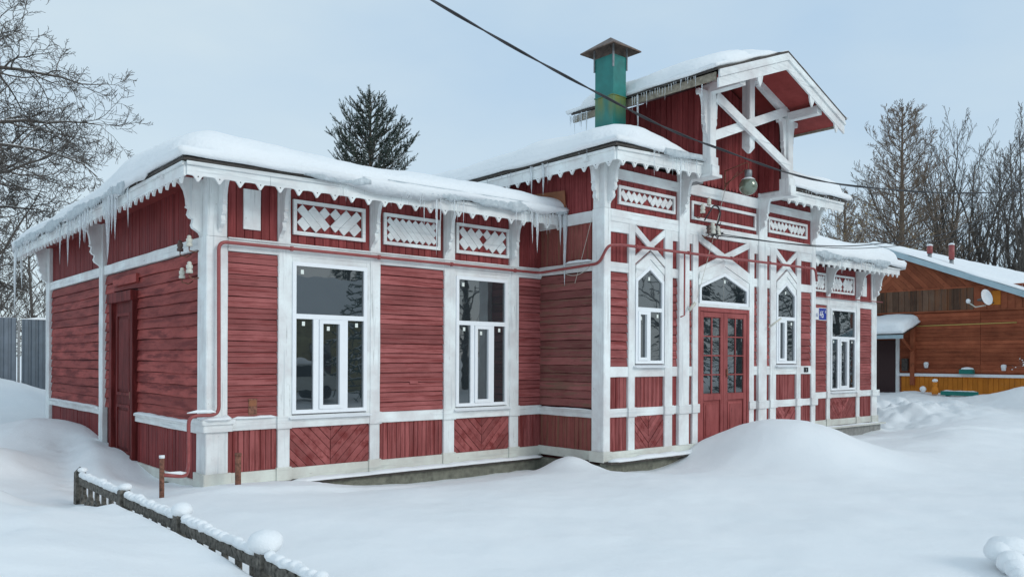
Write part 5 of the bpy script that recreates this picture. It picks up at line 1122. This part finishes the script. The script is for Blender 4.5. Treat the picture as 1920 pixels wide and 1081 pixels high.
conical(1690, 54, 18.4, 6.6, 5, 'tallest conical bare larch behind the roofs', nb=120)
conical(1583, 62, 14.6, 3.6, 6, 'low conical larch peeking out right of the dormer tower', nb=70)
vase(1760, 58, 17.2, .30, 7, 'bushy bare tree right next to the tallest larch', 8)
vase(1815, 55, 16.4, .22, 8, 'bare tree with upright stems behind the red vent pipes')
vase(1868, 57, 16.3, .20, 9, 'slim upright bare tree left of the right edge', 6)
vase(1925, 52, 17.4, .22, 10, 'bare tree cut off by the right edge of the picture', 7)
vase(1640, 66, 14.2, .32, 12, 'low bare tree between the tower and the tallest larch', 7)
T = Tree(99)
for i in range(46):
    p = at(T.r.uniform(1540, 2000), T.r.uniform(50, 70)); limb(T, Vector((p.x, p.y, ground_at(p.x, p.y))), Vector((T.r.gauss(0, .25), T.r.gauss(0, .25), 1)), T.r.uniform(6, 10), .05, 1, 3, .02, .12, (9, 7, 4), .42, .6, .016, .25)
o = T.mb.build('brushwood', 'bark', None, recalc=False); stuff(o); o['label'] = 'leafless brushwood between the trees behind the brown house'
# shrub with dry leaves
p = at(1570, 48); zg = ground_at(p.x, p.y); root = thing('shrub', (p.x, p.y, zg), 'tall shrub with yellow dry leaves behind the far right wing', 'shrub'); T = Tree(55); lf = MB(); tr = MB(); tr.tube([Vector((p.x, p.y, zg)), Vector((p.x, p.y, zg+3))], [.1, .05], 6)
for k in range(16): limb(T, Vector((p.x, p.y, zg+2)), Vector((math.cos(k*2.4)*.4, math.sin(k*2.4)*.4, 1)), 8, .05, 1, 3, .03, .12, (9, 7, 4), .4, .6, .012)
for k in range(0, len(T.mb.v), 9):
    v = Vector(T.mb.v[k]); 
    if v.z > zg+4: a, b = rv(T.r)*.05, rv(T.r)*.05; lf.add([v, v+a, v+a+b, v+b], [(0, 1, 2, 3)])
finish(T, root, tr, 'bark_warm'); adopt(stuff(lf.build('leaves', 'dryleaf', None, recalc=False)), root)

# pine behind the left wing
p = at(693, 40); zg = ground_at(p.x, p.y); ZT = 14.45; root = thing('pine_tree', (p.x, p.y, zg), 'dark green pine crown with snow specks rising behind the left wing roof', 'tree'); r = random.Random(3)
tr = MB(); tr.tube([Vector((p.x, p.y, zg)), Vector((p.x, p.y, 9)), Vector((p.x, p.y, ZT-.2))], [.28, .13, .02], 8); bw_ = MB(); nd = MB(); sp = MB()
def shoot(a, b, w):
    d = (b-a); L = d.length; d = d/L; s1 = d.orthogonal().normalized(); s2 = d.cross(s1)
    bw_.tube([a, b], [.012, .006], 3, False)
    for k in range(int(34*L/.4)):
        t = r.random(); q = a+d*L*t; az = r.random()*6.28; o_ = (s1*math.cos(az)+s2*math.sin(az)); tip = q+(d*.75+o_*.65)*w*(.8+.5*r.random()); wd = d.cross(o_)*.011
        nd.add([q-wd, q+wd, tip], [(0, 1, 2)])
    if r.random() < .22: sp.add(*[(lambda m_: (m_.v, m_.f))(blob(a+d*L*.5+Vector((0, 0, .03)), (.05, .05, .03), r.randint(0, 99), n=6, m=4))][0])
z = ZT; lvl = 0
shoot(Vector((p.x, p.y, ZT-.35)), Vector((p.x, p.y, ZT+.05)), .1)
for z in [ZT-.30-.36*k for k in range(17)]:
    dep = ZT-z; nb = 5+int(dep*1.3); 
    for k in range(nb):
        az = k*6.283/nb+r.random()*.7+z; L = min(2.35, .34+dep*.64)*(.75+.45*r.random()); pts = [Vector((p.x, p.y, z))]; dd = Vector((math.cos(az), math.sin(az), .55)).normalized()
        for q in range(5): dd = (dd+Vector((0, 0, .10))+rv(r)*.06).normalized(); pts.append(pts[-1]+dd*L/5)
        bw_.tube(pts, [.035*(1-q/6) for q in range(6)], 4, False)
        for q in range(max(4, int(L*15))):
            t = .25+.75*r.random(); a = t*5; i0 = min(4, int(a)); b0 = pts[i0].lerp(pts[i0+1], a-i0); d = ((pts[i0+1]-pts[i0]).normalized()*.7+rv(r)*.42+Vector((0, 0, .55))).normalized(); l = .20+.22*r.random()
            shoot(b0, b0+d*l, .085)
        shoot(pts[-1], pts[-1]+(dd+Vector((0, 0, .3))).normalized()*.38, .09)
adopt(tr.build('trunk', 'bark_warm', None, True, recalc=False), root); adopt(bw_.build('branches', 'bark', None, recalc=False), root); adopt(stuff(nd.build('needles', 'needle', None, recalc=False)), root); adopt(stuff(sp.build('branch_snow', 'snow_roof', None, True, recalc=False)), root)
# frosted bush at the right edge
q0 = Vector((23.6, -3.35, 0)); zg = ground_at(q0.x, q0.y); root = thing('shrub', (q0.x, q0.y, zg), 'frosted twiggy shrub at the right edge before the brown house', 'shrub'); T = Tree(8)
for k in range(12): limb(T, Vector((q0.x, q0.y, zg)), Vector((math.cos(k*2.4)*.3, math.sin(k*2.4)*.3, 1)), 2.7+J(.5), .022, 1, 3, .03, .12, (8, 6, 3), .35, .75, .006, 0)
tr = MB(); tr.tube([q0+Vector((0, 0, zg)), q0+Vector((0, 0, zg+.6))], [.05, .03], 6); sn = MB()
for k in range(0, len(T.mb.v), 12): m_ = blob(T.mb.v[k], (.022, .022, .014), k, n=6, m=4); sn.add(m_.v, m_.f)
T.sn = sn; finish(T, root, tr, 'bark')

def spruce(x, y, h, r, seed, label):
    zg = ground_at(x, y); root = thing('spruce_tree', (x, y, zg), label, 'tree'); q = random.Random(seed); mb = MB(); tr = MB(); tr.tube([(x, y, zg), (x, y, zg+h)], [.2, .03], 6)
    for k in range(2600):
        t = q.random()**.8; a = q.random()*6.283; rr_ = r*(1-t)*(.35+.65*q.random())*(1+.25*math.sin(5*a+9*t)); z = zg+.8+(h-.8)*t-rr_*.25
        c = Vector((x+rr_*math.cos(a), y+rr_*math.sin(a), z)); d = Vector((math.cos(a), math.sin(a), -.45))*.38; w_ = Vector((-math.sin(a), math.cos(a), q.uniform(-.4, .4)))*.10
        mb.add([c-w_, c+w_, c+d], [(0, 1, 2)])
    adopt(tr.build('trunk', 'bark', None, recalc=False), root); adopt(stuff(mb.build('needles', 'needle', None, recalc=False)), root)
for k, (x, y, h) in enumerate(((31, -19, 11), (36, -15, 13), (40, -21, 12), (45, -15, 14), (50, -22, 13), (29, -25, 12), (47, -9, 12), (55, -14, 15), (18, -38, 13), (12, -40, 14), (24, -39, 14), (33, -32, 13))):
    spruce(x, y, h, 2.6, 300+k, 'spruce across the street, '+('right of the yellow house', 'tall one left of the gap', 'in the second line', 'tallest of the middle', 'far left of the line', 'nearest the yellow house corner', 'at the street bend', 'tallest at the very back', 'behind the yellow roof middle', 'behind the yellow roof left', 'behind the yellow roof right', 'behind the bare trees')[k])
# ------------------------------------------------------------------ street side behind the viewer (mirrored in the panes)
yh = thing('clapboard_house', (14, -30, 0), 'pale yellow clapboard house across the street behind the viewer', 'building'); M['yellow'] = painted('yellow_clapboard', (.36, .31, .15), (2, 2, 20), (.3, .26, .13), (.15, .13, .08), .6)
adopt(MB().box((7, -34, -.5), (24, -28, 3.7)).build('wall', 'yellow'), yh); adopt(MB().hull([(6.4, -34.5, 3.7), (24.6, -34.5, 3.7), (24.6, -27.5, 3.7), (6.4, -27.5, 3.7)], [(8, -31.2, 6.2), (23, -31.2, 6.2), (23, -31, 6.2), (8, -31, 6.2)]).build('roof', 'snow_roof'), yh)
for k in range(24): adopt(MB().box((7.0, -28.0, .1+k*.145), (22, -27.97, .13+k*.145)).build('clapboard', 'yellow'), yh)
adopt(MB().box((11.2, -27.97, 1.7), (13.2, -27.9, 2.3)).build('sign_board', bluem), yh)
for x in (8.3, 15.5, 18.5): adopt(MB().box((x, -27.98, .9), (x+1.1, -27.92, 2.4)).build('window', 'glass'), yh)
car = thing('parked_car', (10, -19.5, 0), 'dark car under snow parked behind the viewer', 'car')
prof = [(-2.1, .35), (-2.15, .75), (-1.9, .95), (-1.0, 1.02), (-.5, 1.42), (1.0, 1.44), (1.6, 1.0), (2.1, .9), (2.15, .4)]
adopt(MB().hull([(10+a, -20.3, b) for a, b in prof], [(10+a, -18.7, b) for a, b in prof]).build('body', plain('car_paint', (.45, .46, .42), .3)), car); adopt(MB().hull([(9.1, -18.68, 1.0), (9.55, -18.68, 1.36), (10.9, -18.68, 1.38), (11.4, -18.68, 1.0)], [(9.1, -18.66, 1.0), (9.55, -18.66, 1.36), (10.9, -18.66, 1.38), (11.4, -18.66, 1.0)]).build('side_window', 'black'), car)
for x in (8.7, 11.4): adopt(MB().tube([(x, -20.35, .32), (x, -18.65, .32)], .32, 14).build('wheel', 'black'), car)
adopt(blob((10.2, -19.5, 1.45), (1.2, .85, .22), 3).build('snow_cap', 'snow_roof', None, True), car)
for i, (x, y, h, k_) in enumerate(((14.3, -20.5, 6, 1), (27, -17, 13, 0), (34, -14, 14, 0), (24, -26, 15, 0), (40, -22, 15, 0), (33, -30, 13, 1), (20, -24, 10, 0), (45, -12, 13, 1), (38, -8.5, 12, 0))):
    zg = ground_at(x, y); root = thing('street_tree', (x, y, zg), ('dark conifer' if k_ else 'bare broad tree')+' across the street, '+('nearest the parked car', 'left of the tall group', 'second in the tall group', 'behind the yellow house roof', 'third in the tall group', 'at the yellow house gable', 'over the yellow house', 'farthest along the street', 'at the far street bend')[i], 'tree'); T = Tree(200+i); tr = MB(); tr.tube([Vector((x, y, zg)), Vector((x, y, zg+h))], [.22, .03], 7)
    for k in range(46 if k_ else 30):
        t = .12+.85*k/(46 if k_ else 30); L = (2.6*(1-t)+.4) if k_ else (3.6-2.2*t)
        limb(T, Vector((x, y, zg+h*t)), Vector((math.cos(k*2.4), math.sin(k*2.4), -.1 if k_ else .8)), L, .06, 1, 2, .0 if k_ else .05, .1, (10, 6), .4, .8, .03 if k_ else .02, .5)
    finish(T, root, tr, 'needle' if k_ else 'bark')
